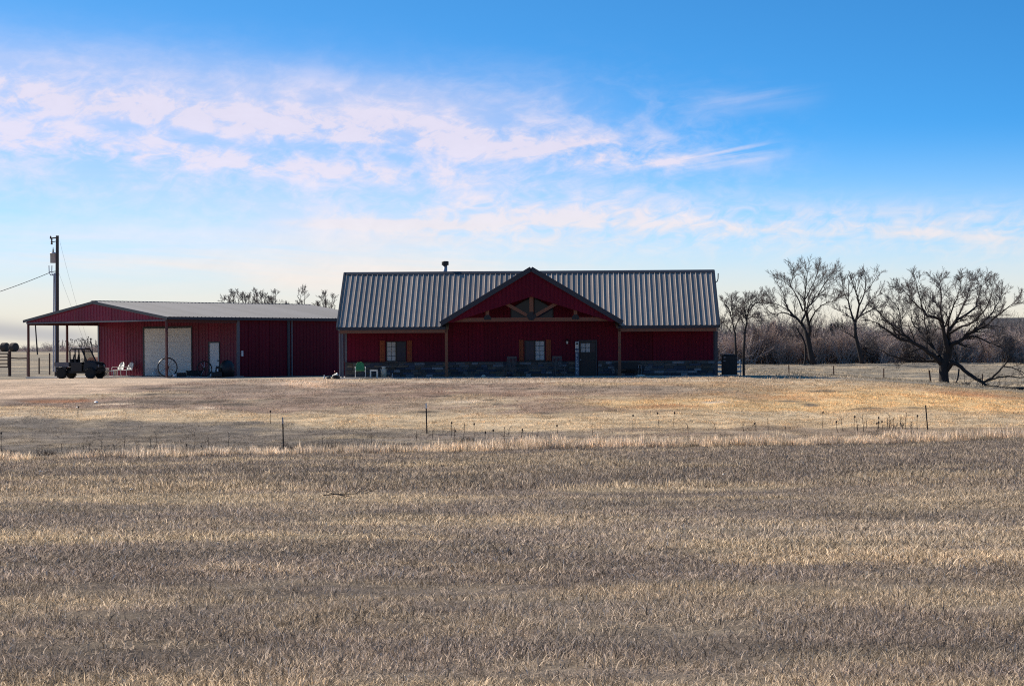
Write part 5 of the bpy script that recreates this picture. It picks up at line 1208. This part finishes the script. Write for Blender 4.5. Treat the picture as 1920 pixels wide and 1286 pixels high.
# ------------------------------------------------------------------ thicket behind the right pasture (one mass)
def shrub(seed, h, m):
    r = random.Random(seed); mb = MB()
    for _ in range(16):
        a = r.uniform(0, 6.283); p = Vector((r.gauss(0, .35), r.gauss(0, .35), 0)); d = Vector((math.cos(a)*r.uniform(.05, .55), math.sin(a)*r.uniform(.05, .55), 1)).normalized()
        L = h*r.uniform(.6, 1.05); pts = [p]
        for i in range(4): d = (d + Vector((r.gauss(0, .14), r.gauss(0, .14), 0))).normalized(); pts.append(pts[-1]+d*L/4)
        mb.tube(pts, [.03, .026, .02, .015, .010], 3, False)
        for k in range(13):
            i = r.choice((0, 1, 1, 2, 2, 3)); q = pts[i].lerp(pts[i+1], r.random()); dd = (d + Vector((r.gauss(0, .7), r.gauss(0, .7), r.gauss(.1, .4)))).normalized(); l2 = h*r.uniform(.12, .34)
            p2 = q + dd*l2*.5; p3 = p2 + (dd + Vector((r.gauss(0, .3), r.gauss(0, .3), .2)))*l2*.5
            mb.tube([q, p2, p3], [.014, .011, .008], 3, False)
            for _k in range(3): e = q.lerp(p3, r.uniform(.3, 1)); mb.tube([e, e + Vector((r.gauss(0, .25), r.gauss(0, .25), r.gauss(.12, .22)))*h*.22], [.010, .007], 3, False)
    me = mb.mesh('shrub'); me.materials.append(M[m]); return bpy.data.objects.new('shrub', me)
sh_k = [shrub(300+i, 3.6 if i < 8 else 5.4, ('twig' if i >= 8 else 'brush_red' if i % 4 == 3 else 'brush')) for i in range(9)]
n = 500; xs = []; ys = []; hs_ = []
for i in range(n):
    d = 236 + 26*R.random()**1.2; px = R.uniform(1300, 2010)
    xs.append((px-960)/F*d); ys.append(d)
    hs_.append(.35 + .95*float(fbm(np.array(px*.022), np.array(d*.05), 3, 91)) + R.uniform(-.16, .16) + .20*(d-236)/26 + (.35 if R.random() < .08 else 0))
xs, ys, hs_ = map(np.array, (xs, ys, hs_)); s = rng.uniform(.75, 1.15, n)
scatter('thicket', np.stack([xs, ys, gz(xs, ys)-.1], -1), np.ones((n, 3)), np.stack([s, s, hs_], -1), sh_k)
n = 420; d = rng.uniform(560, 900, n); px = rng.uniform(-260, 700, n); xs = (px-960)/F*d
scatter('far_treeline', np.stack([xs, d, gz(xs, d)], -1), np.ones((n, 3)), np.stack([rng.uniform(1, 1.8, n), rng.uniform(1, 1.8, n), rng.uniform(.35, .95, n)], -1), sh_k[:4])
# cedars in the thicket
def cedar(px, ytop, d, wide, seed, label):
    base = W(px, 680, d); base.z = gzf(base.x, base.y); h = W(px, ytop, d).z - base.z
    t = thing('cedar_tree', label, 'tree', base, group='dark evergreens in the thicket'); r = random.Random(seed)
    MB().tube([(0, 0, -.1), (0, 0, h*.5), (0, 0, h*.95)], [.14, .09, .02], 7).build('trunk', 'bark', t)
    m = MB()
    for _ in range(2600):
        q = r.random()**.8; z = h*(.08 + .92*q); rad = wide*(1-q)**.7*(.75+.5*r.random())*(1+.25*math.sin(z*5+seed)); a = r.uniform(0, 6.283); rr = rad*math.sqrt(r.uniform(.25, 1))
        p = Vector((rr*math.cos(a), rr*math.sin(a), z)); o = Vector((math.cos(a), math.sin(a), r.uniform(.1, .9))).normalized(); u = o.orthogonal().normalized(); u.rotate(Matrix.Rotation(r.uniform(0, 6.283), 3, o)); l = r.uniform(.16, .36)
        i = len(m.v); m.v += [tuple(p - u*.05), tuple(p + u*.05), tuple(p + o*l)]; m.f.append((i, i+1, i+2))
    m.build('crown', 'cedar', t)
cedar(1450, 606, 247, 1.5, 1, 'dark evergreen in the thicket left of the forked tree'); cedar(1440, 618, 246, 1.3, 2, 'lower dark evergreen at the left foot of its taller twin'); cedar(1562, 608, 250, 1.6, 3, 'dark evergreen in the thicket right of the forked tree'); cedar(1548, 618, 249, 1.3, 4, 'low dark evergreen touching the forked trunk'); cedar(1610, 616, 252, 1.4, 5, 'dark evergreen behind the slim bare tree')
# grey shed beyond the thicket on the right
bp = W(1858, 660, 285); sh = thing('shed', 'long grey shed with dark roof half hidden behind the thicket at right', 'shed', (bp.x, bp.y, 0), math.radians(-3))
wl_ = MB().box(0, 14, 0, 8, -.2, 4.3).build('wall', 'barnwall', sh)
for i in range(28): MB().box(.02+.5*i, .47+.5*i, -.03, 0, 0, 4.25).build('board', 'barnwall', wl_)
m = MB(); m.poly([(-.4, -.5, 4.2), (14.4, -.5, 4.2), (14.4, 4, 5.5), (-.4, 4, 5.5)], (0, 0, .1)); m.poly([(-.4, 8.5, 4.2), (-.4, 4, 5.5), (14.4, 4, 5.5), (14.4, 8.5, 4.2)], (0, 0, .1)); m.build('roof', 'barnroof', sh)
MB().box(3.6, 6.4, -.05, -.032, 0, 3.4).build('door', 'barnroof', sh)
